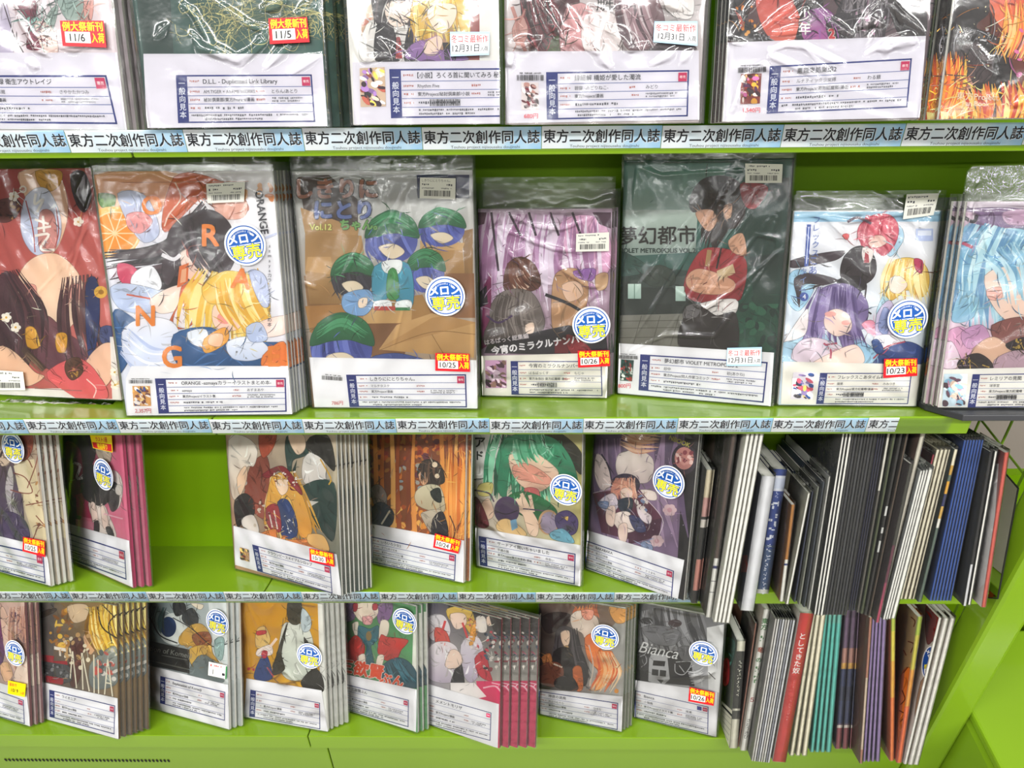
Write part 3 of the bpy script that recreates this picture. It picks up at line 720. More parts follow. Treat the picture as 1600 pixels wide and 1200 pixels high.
label_strip(1, range(-4, 12), -.38487, -.72, .75, 'pale blue printed label strip along the top shelf edge', 1.26693, 0)
label_strip(2, range(-2, 11), -.53717, -.70, .3945, 'pale blue printed label strip along the second shelf edge, ending before the dark tray', .960, 0)
label_strip(3, range(-3, 9), -.58607, -.86, .213, 'pale blue printed label strip along the third shelf edge, above the lowest comics', .680357, 0)
# ------------------------------------------------------------------ second shelf, left to right
Z4, Z5, Z6, Z7, ZF = (0, 240, 2.727), (440, 240, 2.727), (720, 240, 2.727), (1120, 240, 2.727), (1220, 320, 3.75)
def cname(s): return s
b = Book(2, (-60, 613), (190.7, 625), .252, 1, 'crimson and peach comic shown upside down at the left end of the second shelf', 'red comics', Z4, w=.18, lift=.006)
A = b.A; A.bg('#a8433f', '#b5524c', '#d77a72', '#b04a48')
A.B('#efc7a9', '80 80,240 80,290 250,230 420,130 400,110 200', '#e8bfa0')
A.B('#6c3a36', '-30 210,60 190,90 230,40 290,-30 280'); A.K('#b98a55 #4c2a26', 40, 240, 90, 70, 14, 6, 14, 3)
A.B('#d5a13c', '150 75,260 75,250 140,190 160'); A.B('#33262c', '300 90,360 80,390 180,360 250,320 200')
A.B('#d8dcec', '110 180,200 150,260 280,240 400,150 430,90 330', '#b9c2dd'); A.B('#cf8f88', '170 250,230 260,240 400,170 410')
A.S('#a94b47', '110 200,140 320,150 420', 5); A.S('#a94b47', '240 230,250 330,235 400', 5)
A.B('#54303a', '-30 560,70 520,110 700,170 800,120 900,60 960,-30 930', '#3a2229'); A.B('#f3cfb2', '80 520,150 440,250 430,340 520,360 640,300 740,240 780,150 740,90 650', '#f6d9c0')
A.B('#e9a698', '90 560,150 560,150 610,90 600'); A.B('#e9a698', '300 560,345 560,340 620,300 620')
A.B('#7b4a52', '110 740,200 690,280 760,360 820,350 900,240 930,160 880,110 800', '#6a3f4c')
A.H('#3d232b #5f3a40 #4a2b33 #6f4848', 330, 520, 380, 900, 60, 100, 22, 16, .06, 3); A.H('#3d232b #4a2b33 #5c353c', 40, 500, 130, 900, 40, 70, 16, 16, -.1, 4)
A.B('#26315f', '365 560,415 540,425 700,400 860,375 850', '#2c3a72'); A.B('#4c5584', '430 740,480 740,470 810,430 800')
A.B('#d9a032', '110 745,150 745,170 820,120 825'); A.S('#f0c050', '150 750,170 820', 8); A.B('#d9a032', '240 770,285 770,280 840,245 840')
A.E('#e7b94c', 430, 590, 28, 26); A.E('#a97828', 432, 590, 12, 10)
for x, y in ((28, 698), (68, 740), (60, 182), (335, 290)):
    for k in range(5): A.E('#f6efe2', x+13*math.cos(k*1.257), y+13*math.sin(k*1.257), 10, 9)
    A.E('#d8a83c', x, y, 5)
A.B('#efc6a6', '0 820,70 850,150 930,190 950,120 990,20 960,-20 900'); A.B('#f0c8ac', '370 880,440 810,500 820,500 900,450 990,380 940')
A.B('#e2686a', '200 930,330 870,420 940,460 1040,330 1050,240 990'); A.S('#f7dcd2', '370 960,410 1000,400 1040', 5); A.B('#5f3d2c', '285 880,340 870,355 930,310 965,280 930'); A.K('#b98b3b', 318, 930, 40, 40, 12, 3, 7, 5)
A.S('#4a332b', '100 830,190 920', 26); A.H('#8b6f55', 110, 850, 190, 930, 12, 12, 8, 3, 0, 6)
A.P('#f1ece6', '-40 1000,260 1000,330 1045,530 1045,530 1070,-40 1070'); A.P('#ece6e0', '470 780,520 780,530 1070,480 1050')
for k, (x, y) in enumerate(((490, 930), (492, 985))):
    for q in range(5): A.E('#f6f1e4', x+12*math.cos(q*1.257), y+12*math.sin(q*1.257), 9, 8)
    A.E('#c9a64a', x, y, 5)
A.E('#f3ece2', 100, 152, 16, 16); A.E('#c98f80', 100, 152, 9, 9)
A.S('#f5efe6', '155 170,150 215,185 195,160 250', 11); A.S('#f5efe6', '150 280,210 300', 10); A.S('#f5efe6', '160 320,220 310', 10); A.S('#f5efe6', '185 265,190 335', 10); A.S('#f5efe6', '150 350,210 345,175 405,235 410', 11)
A.S('#8c6d68', '150 1000,350 1010', 3)
b.close().ridge('420 90,360 300,300 520').ridge('130 620,300 440,400 250', .0009).ridge('260 110,330 330', .0008); b.film(.008, 11, auto=4)
b.price([(-60, 920), (98, 930), (108, 1008), (-60, 1010)], 5)
# loose foot of its bag lying on the shelf
f0, f1 = onfloor((20, 622), 2), onfloor((190, 626), 2); NB = 16
V = [tuple(f0+(f1-f0)*i/NB - BK*(.024*j/5)+UP*(.001+.002*abs(math.sin(i*1.7+j*1.1)))) for j in range(6) for i in range(NB+1)]
Vi = np.array(b.M); Vl = [tuple((np.linalg.inv(Vi) @ np.array([*v, 1]))[:3]) for v in V]
mesh_obj('loose_sleeve_foot', Vl, [(j*(NB+1)+i, j*(NB+1)+i+1, (j+1)*(NB+1)+i+1, (j+1)*(NB+1)+i) for j in range(5) for i in range(NB)], M_EDGE, b.root, smooth=True)

b = Book(2, (198, 649), (456.5, 647), .252, 1, 'white comic with an orange slice and large orange letters on its cover, blue round sticker', 'orange comic', Z4)
A = b.A; A.bg('#eeeaf0', '#f3f0f2', '#e5e6f2', '#dfe3f0')
A.B('#f0b98a', '400 90,760 85,680 240,560 330,430 260', '#e9a883'); A.B('#d9744a', '740 100,860 90,1000 150,1060 240,960 260,860 190,720 330,690 280', '#c9603c')
A.S('#f3d9c4', '745 120,770 190,720 260,700 310', 6); A.B('#e8b2a0', '900 170,1040 190,1040 270,940 270')
A.B('#5f8b48', '420 170,490 180,480 235,430 225'); A.K('#4a7a3c #77a25a', 455, 200, 60, 50, 8, 8, 16, 2)
A.E('#f6c46a', 480, 335, 122, 110); A.E('#f9e3b4', 490, 340, 106, 95); A.E('#f2a03a', 490, 340, 98, 88)
for k in range(10):
    a = k*.628; A.S('#fbe4b6', [(490, 340), (490+96*math.cos(a), 340+86*math.sin(a))], 5)
A.B('#c7cfe8', '500 170,620 180,680 330,620 380,560 320'); A.B('#e9a0a0', '540 260,610 250,650 290,600 340,550 320')
A.H('#30262d #463840 #241c24 #5d4a52', 900, 260, 500, 520, 70, 120, 34, 26, -.18, 5); A.B('#33282f', '720 330,800 260,900 240,980 300,1010 420,960 520,900 500,860 420,780 460,720 560,690 500', '#4a3c45')
A.B('#d4486c', '500 470,570 480,600 540,520 550'); A.B('#f6e4da', '770 420,850 410,890 500,850 545,790 520', '#f2cdbd'); A.B('#e88d80', '800 400,850 400,840 440,800 440')
A.S('#f2eef4', '690 430,740 450,770 430', 16); A.H('#2f262c #4b3c45', 830, 300, 930, 520, 60, 50, 12, 16, .1, 8)
A.B('#f3f3f8', '580 500,650 480,690 560,640 600,560 560'); A.B('#cfd9ee', '470 570,560 555,720 600,740 660,620 680,510 660', '#b9c6e4'); A.S('#d8664a', '540 600,650 620,720 640', 7)
A.B('#f6e0d4', '640 620,760 560,810 600,770 660,680 680'); A.P('#e0763f', '765 480,805 465,800 560,755 570'); A.P('#f0b890', '775 495,795 488,792 545,768 552')
A.B('#d9683c', '860 540,900 640,800 740,720 730,760 640,780 560', '#c95c34'); A.B('#efe9ef', '770 640,830 660,800 740,740 720')
A.H('#e9c04d #f3d777 #dba93c #f8e6a2', 1000, 520, 940, 800, 150, 190, 40, 26, .1, 9); A.B('#f1cd5c', '860 570,960 500,1090 530,1150 620,1130 740,1040 760,1000 640,900 640', '#e7b548'); A.B('#f8e2d4', '910 650,1000 630,1050 680,1010 750,920 740', '#f3cfc0'); A.E('#f0a39c', 960, 700, 34, 26)
A.H('#f4dd86 #e3b240 #f9eab0', 1010, 520, 1090, 740, 100, 80, 22, 20, .12, 10)
A.B('#2a5b8f', '480 680,540 680,600 760,520 930,490 900'); A.B('#f1f1f8', '520 760,620 700,740 720,780 840,700 900,560 910', '#ccd4ea'); A.H('#d8def0 #f6f6fb #bcc7e4', 530, 800, 760, 880, 60, 60, 18, 18, .2, 11)
A.B('#2f639b', '740 770,900 740,1000 800,1220 810,1230 920,900 930,760 900', '#23507f'); A.B('#e9edf6', '800 760,880 750,880 820,820 810'); A.B('#eef0f8', '970 800,1080 780,1150 840,1080 880,990 870', '#cdd7ec')
A.B('#e9a94a', '870 790,960 740,970 800,880 850'); A.B('#f3c6a4', '900 770,950 770,940 820,890 810'); A.B('#f6ddd4', '1100 720,1230 690,1230 760,1120 780'); A.B('#bcc8e4', '1050 740,1110 720,1140 790,1070 800')
A.B('#e8833a', '1120 860,1210 800,1230 910,1130 920'); A.B('#c3cbe6', '1060 500,1130 520,1150 640,1110 640'); A.S('#c5cbe4', '1130 360,1180 340', 10); A.K('#d98d52 #e9b078', 1080, 160, 160, 60, 10, 10, 24, 12)
for ch, x, y, sz, r in (('O', 650, 218, 112, 4), ('R', 900, 345, 130, 0), ('A', 1030, 530, 120, 6), ('N', 622, 688, 120, 0), ('G', 735, 862, 128, 0), ('E', 1170, 860, 120, 0)): A.T(ch, x, y, sz, '#e58a35', r, .03)
A.T('ORANGE', 1118, 250, 46, '#2b2a33', 82, .03); A.T('azmayaカラーイラストまとめ本', 1150, 560, 20, '#4b4a55', 0, .0, vert=True)
A.S('#c48a6a', '520 124,1060 118', 3)
b.close().ridge('410 100,560 110,640 80,760 130,900 85,1120 190', .0012).ridge('560 100,610 240,690 420', .0008).ridge('700 300,760 240,900 130', .0008).ridge('1180 330,1240 260', .001); b.film(.014, 12, auto=7)
b.slip([(560, 905), (1235, 905), (1247, 1110), (540, 1116), (536, 960)], [(660, 958), (1218, 955), (1222, 1100), (676, 1108)], 'ORANGE -azmayaカラーイラストまとめ本-', 'azmaya', 'あずまあや', '東方Project/イラスト集', thumb=[(565, 990), (640, 990), (645, 1075), (570, 1075)], pal='#d9a25a #f0d79a #3d4a7a #ece4e0 #7a4640', price=('2,357円', 612, 1094, 22), barcode=[(552, 955), (650, 955), (650, 978), (552, 978)], seed=1)
b.round(1044, 388, rot=8).price([(878, 128), (1044, 120), (1040, 205), (884, 212)], 4)
b.copies(5, .0020, .0062, label='copy of the orange-letter comic behind its sample', spine='#ddd')

b = Book(2, (491, 636), (746, 638), .251, -1, 'comic with brown cardboard boxes and bubble title Vol.12 on its cover', 'cardboard box comic', Z5, w=.183)
A = b.A; A.bg('#b9bcbc', '#c9cbcc', '#9a7a52', '#8a6a48')
A.P('#3f2c24', '70 100,200 90,330 200,320 380,110 330'); A.P('#232f5c', '575 80,800 80,800 185,580 185'); A.P('#1c2547', '575 150,800 150,800 190,580 190')
A.P('#b08a5a', '80 230,330 320,320 380,110 400'); A.P('#a5804f', '100 330,340 350,360 470,220 530,100 510', '#b58f60'); A.P('#c49d69', '110 440,210 440,220 520,100 510'); A.P('#8a6438', '95 520,215 520,250 650,110 650'); A.P('#b08a58', '100 500,240 520,260 640,120 640', '#98723f')
A.P('#b48d58', '590 390,770 390,780 510,650 515', '#a47c48'); A.P('#8e6a3e', '770 330,815 320,815 510,780 515'); A.P('#c7a26d', '590 370,780 380,770 410,590 415'); A.P('#8a5e3a', '650 510,820 510,825 700,600 700'); A.P('#a9793f', '100 650,340 640,360 760,200 800,120 760')
A.P('#7d5432', '340 700,560 690,520 880,390 880'); A.P('#c29a62', '350 665,560 650,555 720,345 720'); A.P('#a47b45', '330 640,600 600,640 690,560 720,345 720'); A.P('#c39d66', '350 668,556 655,553 722,346 724')
A.P('#c6a06a', '490 730,640 680,825 720,820 870,415 835', '#b58d56'); A.P('#b28953', '415 830,640 700,700 690,830 720,650 770'); A.S('#8a6536', '415 838,640 760,825 770', 3); A.S('#8a6536', '640 770,700 870', 3)
# round green and blue yarn balls packed in the boxes (plain stand-in artwork)
def bundle(x, y, rx, ry, dome, base, low):
    A.E(base, x, y, rx, ry); A.H(low, x-rx*.2, y-ry*.8, x+rx*.2, y+ry*.9, rx*.6, rx*.8, 14, rx*.12, .12, int(x))
    A.B(dome, [(x-rx*1.02, y-ry*.1), (x-rx*.75, y-ry*.9), (x, y-ry*1.3), (x+rx*.8, y-ry*.95), (x+rx*1.05, y-ry*.1), (x+rx*.3, y-ry*.3), (x-rx*.4, y-ry*.25)], '#1d5a3a')
    A.H('#3a8a5a #226444 #4c9a6c', x-rx*.8, y-ry*.6, x+rx*.8, y-ry*.6, ry*.3, ry*.3, 7, rx*.08, -.25, int(y)); A.B('#e6d6bc', [(x-rx*.5, y+ry*.3), (x+rx*.1, y+ry*.15), (x+rx*.5, y+ry*.5), (x, y+ry*.8)])
bundle(468, 370, 112, 98, '#2b7a4a', '#4a55a0', '#5a68b8 #3c468e #6f7cc6'); bundle(682, 325, 98, 72, '#2b7a4a', '#4f5aa8', '#5a68b8 #3c468e'); bundle(302, 530, 92, 84, '#2d7a49', '#2e2c38', '#3a3844 #222028'); bundle(612, 510, 82, 82, '#2d7a49', '#4a55a0', '#5a68b8 #3c468e')
bundle(255, 830, 132, 118, '#2b7a4a', '#48529c', '#5a68b8 #3c468e #6f7cc6')
A.B('#4a9cb4', '395 480,540 470,560 640,500 650,470 600,400 650', '#3a8aa4'); A.B('#eef0f0', '430 460,510 455,500 510,440 505'); A.B('#3c8a4a', '455 500,490 500,500 610,450 610'); A.B('#eef1f2', '395 630,460 625,465 660,400 665'); A.B('#eef1f2', '490 630,548 625,550 660,490 662'); A.P('#b9473f', '395 650,485 650,485 668,395 668'); A.P('#2f7a48', '485 655,548 655,548 668,485 668')
A.B('#7fa6cf', '265 600,370 580,390 640,350 690,270 670'); A.B('#f2ddc8', '330 620,365 615,360 650,330 655'); A.B('#40508e', '400 860,500 850,620 880,620 890,390 885')
A.T('しきりに', 238, 150, 92, '#a8684a', 0, .05, out='#2c150e', ow=.04); A.T('にとり', 262, 240, 88, '#55659c', 0, .05, out='#12172f', ow=.04); A.T('Vol.12', 168, 312, 36, '#d9d47a', 0, .04, out='#5a5a30', ow=.03); A.T('ちゃん。', 330, 303, 48, '#6fa05a', 0, .05, out='#27462a', ow=.03)
A.P('#e4e4e6', '-40 -40,900 -40,900 90,-40 90')
b.close().ridge('70 95,180 118,270 92', .0012, .0016).ridge('280 95,385 120,400 95', .0013, .0018).ridge('410 96,560 105,800 92', .001).ridge('440 130,470 300', .0006).ridge('520 130,560 320', .0006).ridge('240 560,330 400,360 250', .0008).ridge('90 545,150 570', .0012).ridge('470 830,520 640', .0007); b.film(.019, 13, auto=3)
b.slip([(118, 868), (830, 880), (835, 1086), (140, 1080)], [(275, 942), (786, 940), (790, 1082), (290, 1080)], 'しきりににとりちゃん。', 'マルチタスク', '', thumb=None, barcode=[(172, 935), (262, 945), (262, 968), (172, 962)], price=('786円', 238, 1062, 20), seed=2)
b.round(697, 608, rot=4).date([(655, 850), (800, 853), (803, 930), (655, 925)], '10/25').price([(590, 102), (742, 105), (740, 195), (588, 190)], 6, 'しきりににとりちゃん。')
b.copies(3, -.0012, .006, label='copy of the cardboard box comic behind its sample', spine='#8a8a88')

b = Book(2, (753.7, 617.7), (948, 621), .211, -3, 'small mauve comic with slanting dark bars on its cover and a white-lettered title', 'mauve comic', Z6)
A = b.A; A.bg('#c8b2c6', '#bfa5bb', '#8b6f7c', '#8a6a80')
A.B('#e4d3e4', '100 330,300 300,560 320,600 520,420 560,200 520'); A.B('#d7b6d6', '60 480,180 420,260 560,150 680,70 640'); A.B('#d9a6c6', '420 300,600 280,640 480,520 560')
A.H('#b58ab2 #e9dcec #a878a0 #cfa8cc', 340, 260, 330, 640, 260, 300, 40, 20, .05, 5); A.P('#5a3a48', '60 250,110 250,100 300,60 310')
for x0, x1 in ((130, 160), (205, 255), (290, 320), (380, 418), (475, 512)): A.S('#3a2a3c', [(x0, 250), (x1, 350 if x0 > 150 else 500)], 10)
A.P('#4a2a42', '560 250,640 250,640 320,590 300'); A.P('#8d2c66', '100 560,130 500,130 680,110 820,80 840', '#7a2858'); A.P('#2b2330', '70 600,110 560,115 640,75 660')
A.B('#6b4236', '180 560,200 470,260 440,320 480,340 560,290 590,240 600,200 590', '#593430'); A.B('#e9c9b4', '215 530,260 500,300 520,290 570,240 590'); A.H('#7a4a3a #5a322c', 230, 450, 300, 590, 40, 60, 12, 12, .15, 6)
A.B('#7f7470', '130 640,200 580,300 590,350 680,340 760,180 800,130 760', '#6c625f'); A.B('#5f5452', '100 760,200 600,230 780,120 820'); A.H('#8d827e #564c4a', 230, 590, 240, 780, 70, 90, 18, 12, .1, 7); A.S('#4d3560', '110 690,160 720,220 690', 8)
A.B('#c39a74', '390 560,420 500,490 490,540 540,530 660,440 760,390 740', '#b68c68'); A.B('#e7c6ae', '430 560,500 545,520 600,460 630'); A.B('#9a6ab0', '480 500,570 490,560 540,500 530'); A.B('#d2ae88', '575 520,625 510,620 570,580 580'); A.S('#23202a', '360 600,460 640,560 700', 14)
A.P('#2a2730', '120 800,460 730,620 780,630 860,100 850'); A.P('#6d1f2a', '400 800,450 780,460 850,400 850'); A.B('#8f2430', '450 770,520 800,560 850,470 850')
A.B('#efd7c6', '275 730,310 720,310 760,280 765')
A.T('はるばっく総集編', 195, 790, 24, '#e2d8dc', -9, .02); A.T('今宵のミラクルナンバー', 335, 812, 38, '#f2eef0', -8, .04)
b.close().ridge('160 310,280 360,390 400,520 420', .0018, .002).ridge('150 320,210 420,300 520,380 560', .0016).ridge('290 410,300 500', .002, .004).ridge('400 410,420 480,540 560,610 570', .0013).ridge('440 760,520 640,620 560', .0012).ridge('560 250,600 340').ridge('180 250,300 300,430 320,560 270', .0012).ridge('350 620,380 740', .001); b.film(.033, 14, auto=9, back=.004)
b.slip([(82, 862), (634, 848), (622, 1042), (92, 1030)], [(212, 884), (600, 884), (604, 1033), (216, 1027)], '今宵のミラクルナンバー', 'はるばっくす', 'もじゃ', '東方永夜抄 東方紅魔郷 漫画', thumb=[(104, 880), (195, 880), (195, 998), (106, 998)], pal='#b98fae #5a4048 #d8c0d0 #3a2a34 #8a6a60', pink=False, code=True, seed=3, col='#eeeae0')
b.round(556, 730, rot=4).date([(498, 840), (634, 838), (636, 905), (500, 912)], '10/26').price([(492, 342), (632, 335), (632, 415), (490, 418)], 7)
b.copies(2, .003, .006, label='copy of the mauve comic standing behind its sample', spine='#6a5a68')

b = Book(2, (965.7, 614), (1204.8, 634), .26, -1.5, 'large dark green comic with brushed black title and diagonal glare streaks', 'dark green comic', Z6)
A = b.A; A.bg('#3f6f66', '#2f6258', '#14332f', '#3a4642')
A.P('#5d8f84', '650 40,1150 40,1040 240,940 330,660 330', '#a9bcb2'); A.P('#b4c2ba', '650 240,1010 240,1000 420,650 440', '#8f9f98'); A.P('#23443f', '650 430,720 470,980 500,990 560,650 560', '#22322f'); A.B('#2e5049', '660 420,740 440,800 500,660 520')
A.P('#2a3432', '690 545,1000 545,1000 690,690 690'); A.P('#3c4845', '720 540,960 520,1010 550,1010 570,720 570'); A.B('#39453f', '790 500,850 475,910 510,900 560,800 560'); A.P('#cfe3da', '712 555,768 555,768 618,712 618', '#a9c4ba'); A.P('#cfe3da', '915 565,958 565,958 628,915 628', '#a9c4ba'); A.S('#6d8a80', '740 555,740 618', 4)
A.P('#15201e', '650 600,690 560,700 690,650 700'); A.P('#202a28', '830 640,900 640,900 690,830 690')
A.P('#7d7c74', '650 690,1010 680,1010 850,650 820', '#6c6a60')
for x in (690, 770, 850, 930): A.S('#55534b', [(x, 690), (x-40, 830)], 3)
for y in (715, 745, 785): A.S('#55534b', [(650, y), (1010, y-6)], 3)
A.B('#143c34', '1150 430,1340 400,1380 640,1340 830,1160 830,1180 640', '#1c4a38'); A.K('#1d5240 #0f2f2a #2a6048', 1270, 720, 190, 240, 40, 10, 30, 9); A.P('#123730', '1160 140,1400 100,1400 450,1180 460')
A.P('#0d2825', '1230 440,1400 420,1380 640,1250 640', '#143a30')
A.B('#1d1516', '975 190,1030 110,1130 95,1200 140,1210 260,1160 320,1090 300,1060 230,990 250', '#2a1d1c'); A.H('#1a1213 #2c1f1e #3a2826', 1110, 180, 1060, 400, 60, 40, 14, 22, -.05, 6)
A.B('#a32a30', '1190 130,1260 125,1310 150,1260 230,1210 220'); A.B('#c79a80', '1000 250,1070 240,1090 290,1060 330,1030 310'); A.B('#c99c80', '1120 225,1155 215,1150 270,1125 275'); A.H('#241818 #2c1f1e', 1110, 290, 1080, 420, 14, 12, 7, 12, .1, 9)
A.B('#a8343a', '950 560,1000 440,1060 400,1180 420,1220 480,1200 600,1160 630,1000 630', '#8e2830'); A.B('#d3a488', '960 530,1020 490,1160 540,1150 590,1060 600,980 580', '#c69478'); A.B('#d3a488', '1140 370,1200 340,1215 430,1160 420'); A.S('#e0b49a', '1000 560,1140 570', 10); A.P('#c9b28c', '1090 500,1160 470,1170 510,1100 540'); A.S('#a98a5c', '1060 410,1050 480', 20); A.S('#201818', '1110 400,1090 490', 8)
A.B('#ded9d6', '1010 640,1170 620,1160 690,1050 720,1010 690'); A.B('#2b2425', '945 710,1000 640,1090 690,1170 680,1165 840,940 830', '#221c1e'); A.B('#6a6668', '960 650,1020 640,1010 690,950 700')
A.T('夢幻都市', 838, 350, 84, '#141414', -1, .02); A.T('VIOLET METROPOLIS VOL.2', 835, 412, 27, '#173430', 0, .03)
b.close()
for x0, y0, x1, y1, ht in ((1190, 50, 700, 840, .0013), (1270, 140, 850, 800, .0012), (1330, 260, 960, 700, .001), (1120, 180, 1000, 470, .001), (1000, 240, 700, 640, .0008), (1360, 230, 1200, 620, .0009), (1250, 230, 1060, 480, .0011)):
    b.ridge([(x0, y0), ((x0+x1)/2+6, (y0+y1)/2), (x1, y1)], ht, .0016)
b.ridge('910 575,1040 660,1150 590,1350 420', .0014).ridge('720 840,870 770,1080 775,1350 410', .0013).ridge('1250 340,1350 360,1350 400', .0013).ridge('930 700,960 780', .0014).ridge('750 55,860 95,1200 70', .001); b.film(.011, 15, auto=6)
b.slip([(672, 808), (1335, 848), (1320, 1076), (664, 1020)], [(765, 855), (1308, 888), (1290, 1062), (757, 1008)], '夢幻都市 VIOLET METROPOLIS 2', '砂中', '砂(あかね)', '東方Project/同人作家コミック', thumb=[(684, 876), (738, 880), (730, 970), (678, 966)], pal='#2d4a46 #1b2422 #a53a3a #c9d0c8 #50605a', price=('800円', 698, 988, 22), barcode=[(672, 848), (754, 853), (754, 876), (670, 872)], seed=4, pink=False)
b.date([(1135, 828), (1283, 824), (1280, 905), (1132, 905)], '', 'fuyu').price([(1212, 42), (1372, 45), (1368, 125), (1212, 125)], 8)
b.copies(3, .0008, .0055, label='copy of the dark green comic behind its sample', spine='#20302c')

b = Book(2, (1216, 632.4), (1431.7, 634), .208, 1, 'white comic with pink, purple and yellow swirls and vertical title, second from the right', 'pale comic', ZF)
A = b.A; A.bg('#f0eef3', '#f1eff2', '#d4e2ee', '#cfe0ee'); A.P('#a9d0e6', '60 40,940 40,930 98,60 100', '#9cc6e0')
A.B('#a9d2ea', '40 420,120 380,200 470,110 620,40 560'); A.B('#b5d6ea', '20 800,180 700,300 820,260 920,0 920'); A.B('#b9dcec', '600 380,640 420,560 620,600 640,660 520'); A.B('#a5d0ea', '430 780,560 860,620 960,440 930'); A.B('#b6d8ec', '690 120,720 200,650 300,620 260')
A.B('#d85a70', '460 120,540 60,640 60,690 130,670 230,600 300,540 250,490 240,450 190', '#c94e66'); A.H('#e07486 #c04a60 #ea94a0', 570, 60, 570, 280, 70, 100, 22, 20, .12, 3); A.B('#f4d6cc', '520 190,590 180,620 220,570 250,520 240')
A.S('#6a5868', '390 100,450 75,530 110', 16); A.B('#463a44', '50 330,200 290,370 270,330 320,200 350,70 370'); A.B('#40343e', '80 430,180 400,330 440,250 470,130 470,110 600,90 520')
A.B('#2c262c', '370 300,460 240,540 290,560 380,520 450,420 480,350 420', '#3a3038'); A.B('#f3ece8', '480 250,540 270,520 340,480 320'); A.P('#b23a48', '494 275,512 275,518 340,486 340'); A.B('#2a242c', '330 440,460 420,500 490,380 510'); A.S('#3a2e38', '500 480,490 600,530 640', 10)
A.B('#eac765', '600 420,660 330,760 310,850 360,870 460,830 540,740 500,650 560,600 500', '#dfb656'); A.H('#f3dc8e #dba94a #f9ecb8', 740, 320, 730, 560, 100, 130, 30, 20, .1, 4); A.B('#f7e4da', '640 430,700 420,740 470,690 520,640 500'); A.B('#c23c66', '780 315,830 330,825 400,790 380')
A.B('#7d6a9e', '190 600,230 500,330 460,430 480,510 580,490 720,420 740,440 860,360 830,300 640,210 760,150 860,70 900,150 740', '#8d7aac'); A.H('#6c5a90 #9a88ba #b0a0ca #5e4c80', 330, 480, 330, 820, 110, 190, 40, 24, .06, 6); A.B('#f6ded4', '260 640,330 610,400 650,410 730,330 770,260 720'); A.E('#f0b4ac', 290, 640, 34, 16); A.E('#f0b4ac', 380, 690, 26, 14)
A.B('#f6ecec', '30 780,140 620,160 640,140 760,30 800'); A.B('#e6d6e2', '60 900,110 800,220 780,350 830,360 880,190 930'); A.B('#f6ddd2', '190 920,330 850,440 820,490 900,440 940,200 940'); A.S('#b0546c', '250 810,290 850,290 900', 12); A.S('#b0546c', '260 820,330 810', 10)
A.B('#e79ab2', '470 700,540 680,600 800,530 760'); A.B('#cfc3e0', '560 640,640 560,680 700,620 800,560 780'); A.B('#8f9bc8', '600 600,640 640,620 760,570 720'); A.B('#f2eef4', '540 780,640 760,700 810,620 860'); A.B('#2f4a8c', '560 900,620 840,740 800,840 850,830 930,560 940', '#26407c'); A.S('#b4465c', '540 900,620 830,730 800', 9); A.B('#31508f', '530 800,570 790,600 850,560 870')
A.P('#3a55a8', '152 115,176 115,160 360,136 360'); A.S('#c8d2ee', '163 130,148 345', 6); A.T('フレックス', 204, 185, 46, '#5c76ba', 3, 0, vert=True); A.T('こあ', 188, 355, 54, '#5268b4', 3, .01, vert=True); A.T('タイム', 128, 440, 46, '#7e94cc', 3, 0, vert=True); A.E('#4a62ae', 135, 538, 26); A.T('4', 135, 536, 40, '#f2f4fa', 0, .02)
A.P('#bcc8ea', '790 140,890 140,890 212,788 212'); A.P('#e6eaf6', '800 150,880 150,880 180,800 180'); A.B('#e4686c', '358 180,380 168,400 176,385 205')
b.close().ridge('250 60,330 130,430 240', .0011).ridge('480 40,620 150', .0008).ridge('60 70,200 60,400 95,700 50,900 80', .0013).ridge('820 120,910 70', .001).ridge('700 60,880 150', .0009); b.film(.02, 16, auto=8, back=.002)
b.slip([(14, 918), (822, 935), (790, 1180), (0, 1168)], [(230, 985), (768, 985), (745, 1168), (206, 1168)], 'フレックスこあタイム4', '腐果', 'みみつき', '東方Project/東方紅魔郷/漫画', thumb=[(72, 980), (196, 982), (184, 1140), (56, 1138)], pal='#e8e2ea #8d7aac #c95a70 #e2c26a #3a3440 #33508f', pink=False, code=True, seed=5, col='#efece4')
b.round(744, 668, rot=7).date([(606, 903), (800, 900), (800, 1002), (600, 1015)], '10/23').price([(738, -62), (928, -68), (895, 60), (715, 85)], 9)
b.copies(5, .0052, .0058, label='copy of the pale swirl comic behind its sample', spine='#b8bab8')

b = Book(2, (1464.7, 636), (1680, 636), .21, 0, 'mauve comic with sweeping pale blue ribbons on its cover, standing on the dark grey tray', 'blue ribbon comic', Z7, w=.15, anchor='L', lift=.0098)
A = b.A; A.bg('#e6dbe6', '#c9b6cf', '#c9a8bc', '#e8c6d6')
A.B('#7d6488', '1010 240,1330 240,1330 330,1200 340,1100 380,1010 330', '#9a84a8'); A.B('#d0b6c8', '1020 250,1110 260,1080 330,1020 310'); A.S('#2c2630', '1030 255,1090 290,1110 260', 16); A.B('#c9a8c2', '1220 250,1330 240,1330 300,1240 300')
A.H('#8fbcd4 #a9d2e2 #6f9cc0 #c5e0ea #5a88b2', 1200, 320, 1120, 720, 120, 190, 60, 40, .1, 5); A.B('#a5cfe0', '1080 420,1150 330,1290 320,1330 360,1330 500,1230 480,1150 470,1120 600,1090 700,1000 710,1040 560', '#8fbdd6'); A.H('#bfe0ea #7fb0cc #d8eef2 #6a9ac0', 1240, 320, 1160, 640, 110, 150, 34, 26, .12, 6); A.S('#b9556c', '1045 380,1090 400', 14)
A.B('#f3ddd0', '1140 520,1240 480,1330 500,1330 690,1250 720,1170 640', '#efd0c0'); A.B('#eab4a8', '1150 580,1210 570,1210 620,1160 620'); A.H('#9cc8dc #7aaccb #c8e4ee', 1200, 400, 1290, 620, 80, 60, 16, 22, -.1, 9)
